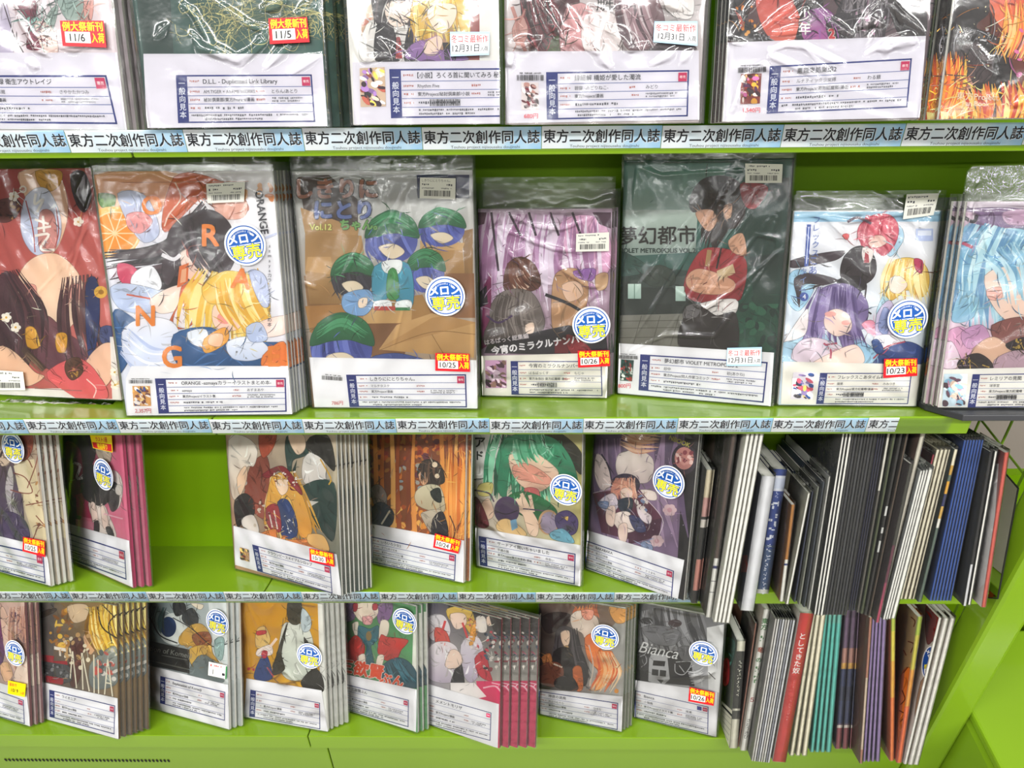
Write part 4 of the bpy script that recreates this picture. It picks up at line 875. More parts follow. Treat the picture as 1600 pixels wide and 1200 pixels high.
A.B('#d9a3c4', '960 780,1050 740,1110 850,1040 910,950 900', '#e6bad2'); A.B('#c99bc0', '1040 760,1130 730,1160 800,1070 830'); A.B('#edd9e6', '950 830,1000 800,1040 900,960 910'); A.B('#8a5450', '1170 730,1330 700,1330 830,1210 820'); A.B('#d9b39a', '1090 830,1180 780,1260 850,1200 890,1100 880'); A.B('#2e262c', '1030 880,1110 850,1170 890,1160 930,1040 920'); A.B('#2e262c', '1230 810,1330 780,1330 850,1260 840'); A.K('#b99a48', 1270, 810, 60, 40, 10, 4, 9, 3); A.B('#b79aa8', '1180 880,1260 840,1330 850,1330 930,1200 930'); A.S('#b7953f', '1130 900,1160 910', 5); A.K('#c2a04a', 1060, 880, 40, 30, 8, 3, 6, 4)
b.close().ridge('1020 250,1330 245', .001).ridge('1200 380,1180 500', .0006); b.film(.012, 17, auto=4)
b.slip([(948, 920), (1560, 905), (1560, 1080), (938, 1088)], [(1090, 940), (1480, 935), (1480, 1080), (1068, 1082)], 'レミリアの見聞', '球茶室', '', '東方Project/東方紅魔郷', thumb=[(968, 938), (1068, 938), (1056, 1075), (958, 1077)], pal='#cfe0ea #8fbdd6 #e6cdbc #5a4450 #c99bb4', pink=False, code=True, seed=6, col='#efece6')
b.copies(2, -.004, .006, label='copy of the blue ribbon comic behind its sample', spine='#a8a8a8')
# ------------------------------------------------------------------ top shelf, left to right
Z1, Z2_, Z3_ = (0, 0, 2.857), (520, 0, 2.857), (1040, 0, 2.857)
b = Book(1, (-120, 206), (199, 203), .252, 1, 'pale pink comic with 11/6 sticker, left end of the top shelf', 'pale pink comic', Z1, w=.18, anchor='R')
A = b.A; A.bg('#e9dfe2', '#eadfe3', '#e4d6dc', '#d9cfdc')
A.B('#7d3048', '80 20,150 -10,165 60,140 90,190 150,200 215,120 215,130 120,110 70'); A.B('#8dbdb4', '120 80,180 85,190 140,150 150'); A.B('#93a8a2', '260 -10,370 -10,375 90,300 85,270 40', '#a7b8b0'); A.B('#e3a79e', '375 -10,415 -10,410 85,380 90'); A.B('#cfc6d8', '-50 -10,20 -10,60 240,-50 240', '#b6acc4'); A.S('#3a2c34', '10 0,60 150,105 235', 5); A.S('#c9b4b8', '60 0,90 120,160 200', 8); A.B('#9fb1aa', '215 60,260 30,230 150,180 190'); A.S('#7a8a88', '250 30,225 110', 5); A.B('#f0d4cc', '150 100,230 120,260 230,200 235')
b.close().ridge('95 85,120 130,170 220,230 250', .0017, .0036).ridge('170 215,200 190,240 210,200 230', .0013, .003).ridge('130 280,180 300', .0016, .004).ridge('190 0,215 90', .001).ridge('250 200,330 215,400 195', .0015, .0032); b.film(.02, 21, amp=.0002)
b.slip([(-420, 235), (525, 235), (570, 580), (-420, 575)], [(-260, 336), (475, 335), (525, 555), (-240, 548)], '博麗異変録 衛生アウトレイジ', 'さやかた紅茶館', 'さやかたかつみ', seed=11, col='#e2dee8'); b.date([(267, 92), (462, 92), (475, 212), (280, 205)], '11/6')
b.copies(4, .0052, .0055, label='copy of the pale pink comic behind its sample', spine='#d8d4cc')

b = Book(1, (232, 200), (513, 197), .215, 0, 'dark green comic with gold line drawing and 11/5 sticker, top shelf', 'gold line comic', Z1)
A = b.A; A.bg('#355f58', '#3a655c', '#2d554d', '#24463f'); R_ = random.Random(4)
for i in range(46):
    x, y = R_.uniform(820, 1400), R_.uniform(-40, 200); a = R_.uniform(0, 6.3); r = R_.uniform(20, 70)
    A.S('#b9b27a' if i % 3 else '#d2c98a', [(x, y), (x+r*math.cos(a), y+r*math.sin(a)), (x+r*1.5*math.cos(a+.7), y+r*1.5*math.sin(a+.7)), (x+r*1.4*math.cos(a+1.4), y+r*1.4*math.sin(a+1.4))], 3)
for k in range(6): A.S('#d2c98a', [(1040, 80), (1040+50*math.cos(k*1.05+.2), 80+40*math.sin(k*1.05+.2)), (1040+20*math.cos(k*1.05+.9), 80+20*math.sin(k*1.05+.9))], 3)
A.P('#1d3a34', '610 -10,760 -10,775 240,640 240')
b.spine = '#1f4338'
for ii in range(14):   # gilt ruled lines on the side of the cover
    z = .01+ii*.0145; n = len(b.A.V); b.A.V += [(b.w+.0002, 0, z), (b.w+.0002, b.t, z), (b.w+.0002, b.t, z+.0011), (b.w+.0002, 0, z+.0011)]; b.A.C += [lin('#a99f62')]*4; b.A.F.append((n, n+1, n+2, n+3))
b.close()
b.ridge('820 20,870 60,960 220,1060 270,1180 190', .0017, .0036).ridge('860 150,900 210,1000 260', .0016, .004).ridge('1080 290,1140 230,1180 170,1190 130,1100 110', .0014, .003).ridge('1190 300,1260 230,1290 200', .0018, .004).ridge('1180 40,1270 0', .002, .005).ridge('1300 330,1370 280,1430 250', .0015, .003).ridge('960 0,1120 110,1180 150', .0009).ridge('1330 60,1400 40', .0016, .004).ridge('700 170,750 110', .001, .003); b.film(.02, 22, amp=.0002, auto=5)
b.slip([(640, 240), (1440, 240), (1462, 570), (655, 572)], [(785, 335), (1392, 332), (1408, 545), (795, 550)], 'D.L.L. - Duplicated Link Library', 'AM.TIGER × AYAME WORKS', 'とらん/あとり', '秘封倶楽部/東方Project/漫画', seed=12, col='#e2dee8')
b.date([(1198, 82), (1370, 76), (1382, 188), (1205, 197)], '11/5')
b.copies(3, .0075, .0056, label='copy of the gold line comic behind its sample', spine='#1f4338')

b = Book(1, (552, 195), (781, 193), .215, 1, 'white bordered novel with dark and golden masses in its picture, top shelf', 'white bordered novel', Z2_)
b.root['label'] = 'white bordered novel with black and golden strands on its picture, top shelf'
A = b.A; A.bg('#eceae6'); A.P('#c9ad8e', '125 -200,655 -200,655 268,128 270', '#b98f78'); A.P('#d9c9b4', '125 -200,400 -200,380 80,128 60'); A.P('#b0614a', '128 85,170 80,170 110,128 115'); A.P('#8c3a38', '610 -100,655 -100,655 268,600 268')
A.B('#f0ece8', '150 110,240 80,330 110,370 140,360 268,130 268', '#ddd8d8'); A.B('#2f2a30', '200 100,250 80,280 160,300 268,190 268'); A.B('#2f2a30', '360 120,330 150,320 268,370 268'); A.P('#a8383e', '285 165,305 165,310 262,280 262')
A.B('#2b2529', '180 -100,300 -140,380 -60,385 60,370 140,340 110,330 20,230 10,240 90,200 110,175 30', '#3a3036'); A.H('#2b2529 #4a3c40', 280, -60, 260, 120, 90, 90, 16, 16, .05, 4); A.B('#f6e0d2', '235 20,330 10,345 80,300 120,250 100')
A.H('#e6c255 #f0d888 #d4a73c #f6e8b0', 500, -60, 490, 190, 120, 130, 34, 24, .06, 5); A.B('#e8c864', '380 -40,460 -120,600 -80,610 60,590 170,560 100,540 0,440 10,410 120,390 180', '#dcb44c'); A.B('#f8e6d8', '425 30,540 20,545 90,490 150,440 110')
A.B('#9a74ae', '350 200,420 180,470 220,540 230,600 268,340 268', '#86609c'); A.B('#f4dccb', '415 190,470 160,490 190,460 245,410 240'); A.P('#2a2830', '490 190,550 190,550 268,500 268')
b.close().ridge('85 140,120 220,150 265,250 250', .0014, .003).ridge('110 150,140 270', .0016, .004).ridge('210 180,340 265', .0012, .0024).ridge('470 100,510 140', .0007); b.film(.02, 23, amp=.0002)
b.slip([(88, 278), (880, 268), (880, 550), (95, 556)], [(252, 308), (880, 303), (880, 520), (260, 528)], '【小説】ろくろ首に聞いてみろ 秘封博物誌', 'Rhythm Five', '', '東方Project/秘封倶楽部/小説', thumb=[(120, 305), (232, 300), (238, 475), (125, 478)], pal='#d9c0a8 #3a3036 #e2c05a #efe8e4 #9a74ae #a8584a', pink=False, code=True, seed=13, col='#e2dee8')
b.date([(523, 142), (700, 142), (697, 245), (525, 252)], '', 'fuyu')

b = Book(1, (789.5, 194), (1092, 191), .235, 0, 'white comic with maroon sweeps and heavy bag glare in the middle of the top shelf', 'maroon sweep comic', Z2_)
A = b.A; A.bg('#dcd8d8', '#d5d0d0', '#b3a6a8', '#c4b6b8'); A.B('#5a2530', '840 -60,1060 -60,1100 60,1010 120,980 235,880 235,900 150,980 90,870 60', '#3c1a22'); A.H('#6a2a34 #3a1a20 #8c3c44 #22181c', 900, -20, 1000, 220, 70, 90, 34, 18, .08, 4)
A.B('#c99a92', '800 130,840 70,870 120,860 180,820 200'); A.S('#b98078', '800 30,820 90,830 150,860 230', 16); A.S('#b98078', '860 40,830 110', 9); A.B('#4f5a38', '950 220,1000 160,1040 200,1000 240'); A.B('#d9a0a2', '1040 40,1130 20,1180 110,1140 235,1020 235', '#c08c90'); A.B('#efe4e4', '1120 80,1250 60,1290 170,1260 235,1130 235'); A.B('#8a6a70', '1260 -30,1420 -30,1480 80,1470 200,1400 235,1300 200', '#6a525a'); A.H('#a88890 #5c464e #d8c8cc', 1330, -20, 1420, 220, 80, 80, 22, 16, .1, 5); A.B('#4a3a40', '1540 170,1620 230,1400 235'); A.B('#efe9e8', '1480 -40,1600 -40,1600 80,1500 60')
A.T('解', 1215, 12, 84, '#241c1e', 0, .0)
b.close().ridge('870 -20,900 100,910 230', .001, .002).ridge('920 0,980 100,1000 160', .0018, .0045).ridge('960 0,1000 120,1080 230', .0012, .0022).ridge('1040 20,1090 120,1140 220', .001, .002).ridge('1150 40,1190 100,1180 230', .0022, .006).ridge('1130 140,1200 250,1240 300', .002, .005).ridge('790 195,860 200,920 180', .0018, .004).ridge('1030 220,1060 160,1110 190,1160 230', .0016, .0035).ridge('1220 120,1290 170,1330 220', .0018, .005).ridge('1250 60,1310 40', .0014).ridge('1420 290,1500 250,1530 220', .0014, .003).ridge('1460 20,1500 0,1560 40', .0022, .006).ridge('1550 280,1600 230', .0012, .003).ridge('770 260,800 290', .002, .004).ridge('1300 230,1430 195', .001, .002); b.film(.02, 24, amp=.0002, auto=5)
b.slip([(770, 230), (1634, 225), (1636, 535), (775, 550)], [(952, 322), (1591, 312), (1585, 520), (955, 535)], '緑紐解 橋姫が愛した濁流', '碧猫 -みどりねこ-', 'みどり', thumb=[(842, 368), (918, 368), (920, 490), (842, 490)], pal='#e8dcdc #6a2a34 #3c2428 #c99a92 #8a6a70', price=('680円', 885, 518, 26), barcode=[(822, 322), (942, 322), (942, 360), (822, 360)], seed=15, col='#e2dee8')
b.date([(1436, 95), (1628, 95), (1628, 205), (1430, 188)], '', 'fuyu')
b.copies(2, .002, .0058, label='copy of the maroon sweep comic behind its sample', spine='#2c3328')

b = Book(1, (1129, 190), (1435.5, 186), .235, 0, 'dark red comic with crumpled bag, 1,540 yen slip, top shelf', 'dark red comic', Z3_)
A = b.A; A.bg('#4a3436', '#54464a', '#6c565e', '#5c3c3e'); A.B('#c8504a', '410 -40,540 -60,600 40,580 170,480 180,420 90', '#d86a58'); A.B('#241c20', '250 -40,380 -40,350 80,420 150,470 180,260 180,280 110'); A.K('#e0832f #f0a848 #a83a28', 330, 90, 140, 150, 14, 4, 14, 3); A.B('#2a2024', '560 -40,680 -40,700 60,640 180,580 180,600 80'); A.B('#8a4a8e', '620 60,720 40,780 120,760 180,620 180', '#b05a9c'); A.B('#6d666e', '800 -40,960 -60,1000 60,960 160,820 170', '#8a8088'); A.H('#3a3238 #8c8488 #544a50', 900, -20, 880, 170, 110, 120, 30, 16, .05, 6); A.B('#271f23', '1000 -40,1140 -40,1160 160,1060 170,1010 80'); A.K('#d9c9d2 #b48aa4', 880, 90, 220, 120, 18, 4, 14, 7); A.B('#39323a', '720 90,820 60,840 170,740 180')
A.T('少年', 620, 100, 58, '#f0ecec', 0, .02, vert=True); A.T('2', 740, 150, 60, '#c8343c', 0, .05, out='#f0e4e4', ow=.03); A.K('#8a8a90', 430, 165, 90, 20, 12, 4, 7, 8)
b.close()
for q in ('340 70,420 -10', '260 60,330 75', '340 75,310 140,300 200', '400 150,520 60,640 -20', '640 0,720 100,820 160', '830 160,900 60,960 0', '1000 0,1060 120', '480 150,640 130', '600 195,720 260,800 290', '460 230,540 200,620 210,740 340', '270 180,350 200', '960 0,1100 110,1160 160', '560 90,640 40', '720 80,830 165', '880 250,1000 180,1060 160', '290 500,360 330,440 290,480 330', '460 210,470 250,600 310,680 350', '900 200,930 130'): b.ridge(q, .0012, .0018)
b.ridge('860 120,920 90,960 110', .002, .005).ridge('990 210,1080 180,1110 190', .0018, .005).ridge('950 220,1010 215', .0016, .004); b.film(.02, 25, amp=.0002, auto=5, step=.0015)
b.slip([(258, 190), (1162, 160), (1135, 525), (255, 545)], [(465, 295), (1100, 260), (1080, 480), (450, 508)], '悪餓鬼処業編2', 'ルナティック少女隊', 'わる餓', '東方Project/東方紅魔郷/漫画', thumb=[(336, 332), (428, 328), (420, 462), (333, 466)], pal='#8a3a34 #d8a03c #3a2a30 #c86ca0 #e8d8d0 #50304a', price=('1,540円', 382, 492, 26), barcode=[(322, 290), (450, 285), (450, 322), (322, 326)], seed=16, col='#e2dee8')
b.copies(3, -.0018, .0056, label='copy of the dark red comic behind its sample', spine='#6a6a60')

b = Book(1, (1467, 186), (1620, 184), .235, 0, 'black comic with blazing orange flames at the right end of the top shelf', 'flame comic', Z3_, w=.16, anchor='L')
A = b.A; A.bg('#4a2a24', '#a84a3c', '#8a2c20', '#5a2a1a'); A.B('#e0604a', '1440 -40,1640 -40,1640 120,1560 160,1480 100', '#f08a5a'); A.B('#241a1c', '1230 -40,1420 -40,1440 60,1380 120,1500 180,1560 330,1560 420,1440 520,1330 440,1270 300,1240 160', '#2a1e1e'); A.B('#4a3a3c', '1280 220,1380 190,1450 240,1460 330,1400 370,1310 330'); A.K('#8c8a90 #c8c4c8', 1380, 160, 200, 70, 26, 4, 9, 5); A.B('#c89684', '1290 360,1350 340,1370 390,1310 400'); A.H('#f0a030 #f8d060 #e06820 #fff0a0 #c83c1a', 1400, 560, 1390, 380, 230, 260, 80, 22, .08, 6); A.H('#f0a030 #f8c850 #e86a28 #d04a20', 1250, 500, 1290, 250, 30, 60, 26, 16, .1, 7); A.H('#f8b850 #f07838 #ffd890', 1540, 260, 1600, 20, 80, 90, 30, 14, .1, 8); A.K('#ffd890 #f8a040 #fff4c0', 1430, 260, 400, 520, 60, 2, 5, 9); A.K('#e070b0', 1590, 200, 60, 300, 8, 8, 16, 4)
A.T('東方Project', 1390, 432, 38, '#f0dfc0', 2, .01); A.T('Fan Book', 1382, 462, 32, '#f0dfc0', 2, .01); A.P('#f0d890', '1310 506,1336 506,1336 520,1310 520')
b.close().ridge('1470 440,1500 380', .001).ridge('1550 470,1600 440', .0014, .003).ridge('1360 180,1480 330', .0007).ridge('1500 170,1480 240,1430 300', .0008); b.film(.02, 26, amp=.0002)
b.copies(2, -.0085, .0058, label='copy of the flame comic behind the front one', spine='#5a3020')
# ------------------------------------------------------------------ third shelf, face-out comics
Za, Zb, Zc = (0, 640, 3.75), (330, 640, 3.751), (700, 640, 3.751)
b = Book(3, (-85, 869), (81, 916), .212, 4, 'grey and cream comic with 10/25 date sticker, left end of the third shelf', 'grey cream comic', Za, w=.155, anchor='R')
A = b.A; A.bg('#8a7a72', '#b09a86', '#d9cbb4', '#5a5058'); A.B('#6e5c62', '-60 300,40 250,110 420,140 680,60 760,-60 740', '#54486a'); A.B('#d9d2cc', '30 460,60 330,80 420,70 560,110 600,120 660,60 600', '#b9aec0'); A.P('#e6d8b4', '100 300,200 290,280 780,200 760,150 600'); A.P('#e9ddbe', '80 330,150 310,190 500,110 480'); 
for p in ('80 370,150 400,190 480,140 490,60 470', '200 150,220 280,160 460', '100 300,160 290,190 340', '150 560,260 540', '210 620,280 700', '190 770,230 680,270 690'): A.S('#8c4a3a', p, 6)
A.B('#a8543c', '90 160,190 150,180 260,120 300'); A.B('#f0d8c0', '-10 250,40 230,60 300,10 330'); A.S('#4c3c3c', '60 60,30 200,0 280', 14); A.K('#c89860 #8c5a44', 240, 450, 60, 500, 14, 5, 14, 4); A.B('#5b4c6c', '20 600,140 640,170 760,40 780')
b.close().ridge('180 480,220 600', .0008); b.film(.012, 31, step=.003, auto=4)
b.slip([(-330, 664), (268, 806), (305, 1035), (-330, 857)], [(-260, 735), (255, 848), (268, 1020), (-250, 880)], '', '', '', '', seed=21); b.round(75, 222, rot=0).date([(135, 745), (262, 770), (265, 865), (132, 830)], '10/25')
b.copies(3, .004, .0058, label='copy of the grey and cream comic behind its sample', spine='#a5a29a')

b = Book(3, (70, 859), (209, 918.7), .212, 4, 'pink comic with black shapes and a white outline beside the empty green gap', 'pink comic', Za, w=.155, anchor='R')
A = b.A; A.bg('#3a2028', '#c85a7c', '#e07a98', '#5a2034'); A.P('#d9668a', '560 100,720 100,790 900,440 760,450 560,640 500', '#dd7c98'); A.B('#2a2226', '330 100,520 100,560 260,500 420,480 620,400 700,320 700', '#1c1a1c'); A.B('#7a2038', '380 200,470 240,480 460,420 500'); A.P('#b8205c', '445 500,500 480,540 640,450 620'); A.B('#ece2dc', '640 360,700 380,720 470,690 580,620 520'); A.B('#e8dcd4', '520 540,600 550,640 620,680 750,560 720,540 640'); A.B('#2c282a', '480 380,560 320,640 380,660 480,610 560,520 540,480 480'); A.B('#3a3436', '620 430,690 440,695 560,650 590'); A.B('#bfae9c', '560 230,640 220,650 300,600 310'); A.B('#efd8cc', '530 550,560 555,575 650,545 660'); A.B('#efd8cc', '590 560,610 570,640 680,605 690'); A.B('#2c2628', '550 660,580 655,580 725,555 715'); A.B('#2c2628', '620 690,650 690,670 745,640 740'); A.S('#e8e0dc', '430 310,470 330,450 400,485 400', 16); A.B('#d8d0c8', '680 440,715 450,710 500,680 490'); A.S('#f0b8c8', '610 610,720 640', 8); A.P('#e08aa4', '445 640,550 660,550 700,445 690')
b.close().ridge('360 300,420 560', .0007); b.film(.012, 32, step=.003, auto=4); b.spine = '#b02a5c'
b.slip([(345, 652), (765, 770), (785, 1045), (345, 850)], [(300, 690), (732, 828), (742, 998), (300, 835)], '', '', '', '', tab=False, seed=22); b.round(605, 380, rot=-4).date([(527, 150), (655, 152), (660, 252), (545, 225)], '', 'last')
bpy.data.objects.remove(b.cov); b.close(); b.copies(2, .0075, .0062, label='copy of the pink comic behind its sample, deep pink spine', spine='#b02a5c')

b = Book(3, (367, 888), (534, 931), .212, 3, 'comic with long golden strands, cream and maroon patches right of the empty green gap', 'golden strand comic', Zb, t=.0026)
A = b.A; A.bg('#c8b09a', '#d2c2a8', '#34504a', '#c89a78'); A.B('#8a4a3a', '230 330,330 280,350 560,300 640,200 520', '#a85a48'); A.B('#ece6dc', '100 180,200 160,270 230,250 330,210 340,180 500,120 500', '#e6d6c4'); A.B('#f0d2b4', '150 400,200 330,210 400,170 500'); A.B('#b8583c', '280 140,380 140,360 230,300 280'); A.B('#2f4a44', '440 160,530 150,570 260,480 300,470 420,440 300'); A.B('#ece8e2', '540 290,600 250,660 300,680 400,620 450,540 420', '#d6cec8'); A.B('#f0d6bc', '450 150,540 150,550 230,500 260'); A.B('#f0d6bc', '550 450,600 450,590 530,555 520'); A.B('#2c4640', '520 460,720 430,720 760,640 700,560 640', '#1e3a36'); A.P('#e8e4dc', '540 530,630 540,570 575'); A.B('#31302c', '580 160,680 150,720 260,720 360,640 280,560 230'); A.S('#d6a83c', '640 290,700 400,690 440', 8)
A.H('#e3b04a #f0cc78 #d09a38 #f6e0a0', 420, 370, 480, 760, 70, 150, 44, 22, .03, 4); A.B('#e8ba58', '340 440,380 380,450 370,520 470,570 600,590 720,520 740,480 560,420 500,350 640,310 660', '#dca044'); A.B('#f4dcc4', '375 420,440 410,450 470,410 500'); A.B('#8c2c34', '300 380,420 330,520 450,530 500,470 440,400 360,340 400'); A.K('#f0e8e0', 440, 400, 180, 90, 16, 5, 9, 5); A.B('#34487a', '390 540,450 530,500 640,500 740,420 745,400 640'); A.K('#e6e6ee', 450, 680, 90, 120, 12, 4, 7, 6); A.B('#a83e44', '320 580,390 560,410 710,340 690'); A.S('#efe4dc', '340 600,360 690', 8); A.S('#efe4dc', '370 590,390 700', 8)
A.B('#33302e', '140 530,200 490,250 540,250 620,200 640,160 690,140 620'); A.B('#efe6de', '180 640,250 620,280 720,200 700'); A.B('#e08a48', '300 720,380 700,400 760,560 760,640 800,660 830,320 740'); A.B('#e2b874', '570 730,660 740,690 830,580 790'); A.K('#d8c8b8 #7c3a30', 300, 620, 120, 160, 10, 6, 16, 8)
b.close().ridge('150 230,200 420', .0005); b.film(.014, 33, step=.003, auto=5)
b.slip([(130, 680), (735, 848), (765, 1092), (140, 910)], [(240, 790), (700, 918), (711, 1078), (270, 946)], 'クラウンピースメイプルシロップ', '', '', thumb=[(170, 805), (222, 820), (226, 892), (172, 877)], pal='#c8a080 #e8c070 #8c3c38 #34504a', seed=23); b.date([(575, 812), (714, 843), (723, 922), (578, 890)], '10/30')
b.copies(7, .0032, .0044, label='copy of the golden strand comic behind its sample', spine='#c9c7c0')

b = Book(3, (583, 880), (724.6, 910.6), .212, 5, 'autumn orange forest comic with a white slip on the third shelf', 'autumn forest comic', Zb, w=.142)
A = b.A; A.bg('#6a3a30', '#84503a', '#b8682c', '#5a4438'); A.K('#b4542c #8c3c30 #d8823c #6e3a44 #a87038', 1210, 260, 560, 260, 130, 8, 34, 3); A.K('#8fa0a8 #a8a8a0', 1150, 380, 200, 180, 14, 10, 24, 4); A.K('#e89a3c #d8742c #f0b85c #b4582c', 1210, 640, 560, 260, 110, 8, 26, 5)
for i, x in enumerate((960, 1010, 1060, 1100, 1150, 1190, 1400, 1440, 1470, 1290, 1350)): A.S(('#e8a050', '#c87838', '#f0bc70', '#a85a34', '#8a4a30')[i % 5], [(x, 140), (x+(-1)**i*8, 400), (x+6, 760)], 16 if i % 2 else 24, w2=30)
A.H('#f0b05a #d87c34 #e8a04c', 1440, 760, 1450, 250, 60, 60, 26, 18, .02, 7); A.S('#5a3a2c', '1400 620,1430 700,1420 760', 7); A.S('#5a3a2c', '1480 600,1440 720', 6)
A.B('#38302c', '1210 380,1230 310,1290 290,1350 330,1370 420,1320 440,1250 430'); A.B('#e8b48c', '1215 380,1250 360,1270 420,1240 440'); A.H('#4c3c34 #2a2422 #6a5040', 1290, 300, 1290, 430, 50, 70, 16, 12, .05, 8); A.E('#f0dcc0', 1312, 322, 16); A.E('#f0dcc0', 1326, 388, 14); A.B('#d8d0b4', '1200 480,1260 440,1340 450,1370 540,1360 600,1250 580,1200 540', '#bcae90'); A.B('#26302c', '1285 480,1340 460,1350 540,1310 530'); A.B('#c8bca8', '1240 600,1350 590,1330 700,1290 720,1240 640', '#b0a090'); A.B('#2c2830', '1300 640,1360 600,1390 740,1300 740'); A.B('#8c8078', '940 460,990 440,1030 500,1020 580,960 560'); A.B('#38404c', '940 580,1000 540,1070 600,1050 680,940 670'); A.S('#d8d0bc', '1050 590,1000 670', 10)
b.close(); b.film(.012, 34, step=.003, auto=5)
b.slip([(940, 670), (1495, 770), (1480, 1015), (950, 900)], [(935, 742), (1435, 850), (1428, 1003), (945, 895)], 'いろいろ少女2', 'ダブル餡子定食', '', '東方Project/イラスト集', tab=False, seed=24); b.date([(1312, 725), (1465, 768), (1448, 845), (1300, 808)], '10/24')
b.copies(1, .004, .0058, label='copy of the autumn forest comic behind its sample', spine='#8a6a4a')

b = Book(3, (745, 884), (906.6, 916), .212, -1, 'comic with emerald green strands and a purple ball on its cover', 'emerald strand comic', Zc)
A = b.A; A.bg('#d8d4d0', '#b9b070', '#c4b878', '#c8b8a8'); A.B('#3a3a30', '480 130,640 130,780 250,780 380,700 300,560 220,440 160', '#2c2c26'); A.P('#b5ae78', '700 130,790 130,790 220,720 180'); A.B('#e6e2de', '140 140,320 140,300 300,230 380,150 400'); A.S('#222', '320 140,310 280,240 390,150 410', 5); A.T('ア', 190, 190, 70, '#22201f', 0, .03); A.T('ド', 188, 268, 60, '#22201f', 0, .03)
A.H('#3f9a72 #6cbf98 #2c7c5a #9ad8b8 #1e5a44', 460, 160, 420, 520, 200, 230, 60, 30, .04, 4); A.B('#49a47c', '330 170,480 140,640 180,740 330,760 480,690 520,640 380,520 260,400 240,350 420,340 520,290 460,310 280', '#2f7c5c'); A.B('#f2dcc4', '360 260,470 230,640 350,620 420,540 480,450 460,380 380', '#eec8b0'); A.B('#e8a894', '380 330,480 320,600 400,580 440,470 420,400 400'); A.B('#d07070', '450 460,530 470,530 560,460 540'); A.H('#6cbf98 #3f9a72 #a8e0c4', 470, 150, 520, 300, 100, 120, 18, 24, .1, 5)
A.B('#2c7a4a', '350 510,450 480,560 520,640 600,560 660,400 600', '#1f6238'); A.B('#f0d4bc', '430 500,470 560,530 660,520 740,470 720,440 620,400 580'); 
for p in ('400 520,450 600', '430 490,480 590', '480 500,500 600'): A.S('#f0d4bc', p, 20)
A.E('#5a4468', 345, 590, 74, 82, col2='#3c2c4c'); A.S('#2c2034', '275 590,340 612,410 590', 7); A.B('#e6c48a', '290 660,350 640,440 700,450 740,300 710'); A.P('#78a8c8', '365 650,400 640,410 690,375 710'); A.B('#e8c8b0', '190 560,240 520,270 600,250 640,200 640'); A.B('#7c2c38', '150 520,190 540,240 680,160 670'); A.B('#d8cc80', '180 440,260 430,250 500,180 500'); A.S('#5a4c60', '150 470,240 490,270 540', 9); A.S('#5a4c60', '440 580,540 590,600 600', 8)
A.E('#c8a078', 590, 660, 60, 74); A.E('#a89ab0', 592, 662, 50, 64); A.B('#4a3c6c', '630 620,700 590,760 640,750 720,680 740,640 690', '#5c4a80'); A.B('#e8c06a', '680 630,705 625,700 650'); A.B('#7cb8cc', '600 720,680 700,740 780,620 760')
b.close().ridge('200 650,270 690,330 740', .0022, .005).ridge('190 800,250 810', .0016, .004); b.film(.014, 35, step=.0026, auto=5)
b.slip([(145, 690), (780, 795), (775, 1035), (170, 915)], [(180, 740), (748, 845), (743, 1025), (188, 912)], 'サードアイ開いちゃいました', '不通の園', '寺島い', '東方Project/東方地霊殿/漫画', seed=25); b.round(690, 470, rot=-4)
b.copies(2, -.002, .006, label='copy of the emerald strand comic behind its sample', spine='#8a8c88')

b = Book(3, (914.6, 888), (1068, 938), .212, 5, 'violet comic with an open box of frills and roses, black right edge', 'violet box comic', Zc)
A = b.A; A.bg('#6a5a74', '#54485c', '#8a7290', '#7a6080'); A.P('#26242a', '1390 100,1560 100,1420 1140,1330 1140', '#1c1b20'); A.H('#8a7290 #a58ca8 #705c7c', 1100, 160, 1150, 800, 280, 260, 30, 40, .05, 3); A.B('#e6dcd4', '1000 260,1120 240,1200 290,1200 380,1160 430,1060 420,990 370', '#d8c8c4'); A.H('#d8a88a #c89074 #e8c4a8', 1020, 150, 1230, 200, 60, 50, 22, 14, .1, 4); A.B('#e4d4d0', '870 260,920 300,960 430,900 470,860 380'); A.S('#3c3448', '900 260,940 330,960 420', 8); A.B('#e6d8d0', '1120 470,1210 480,1220 530,1150 520')
A.P('#6c3c50', '850 490,1110 450,1255 635,1050 760,900 720', '#5a2c44'); A.P('#4e2a40', '1050 680,1255 635,1240 740,1060 790'); A.S('#d8c8d0', '850 490,960 460', 4); A.S('#d8c8d0', '1110 470,1255 635,1235 745', 4)
A.E('#3c3448', 1040, 440, 86, 66); A.H('#e0a890 #d0907c #f0c8b0', 1040, 400, 1040, 520, 60, 80, 26, 16, .08, 5); A.B('#f0d8cc', '1010 470,1070 460,1080 510,1030 530'); A.B('#e4d8dc', '890 530,970 490,1000 560,960 600,900 580', '#c4b8cc'); A.B('#7c8cae', '880 540,940 540,930 580,890 570'); A.B('#2c3848', '1000 530,1080 520,1070 600,1010 590'); A.B('#efe0d8', '960 620,1060 600,1100 700,1030 720,990 690'); A.B('#4a4c74', '1060 620,1130 640,1160 710,1100 710'); A.B('#e6d8dc', '1110 580,1190 620,1180 670,1130 640'); A.B('#f0d8cc', '930 580,980 570,970 680,930 660'); A.B('#f0d8cc', '1000 680,1050 670,1045 770,1005 760'); A.K('#e8dcd8 #7c8cae', 1140, 560, 70, 110, 12, 8, 20, 6)
for x, y in ((1300, 588), (1225, 770)):
    for k in range(6): A.E('#d8bcc0', x+22*math.cos(k*1.05), y+20*math.sin(k*1.05), 20, 16)
    A.E('#c89ca4', x, y, 14)
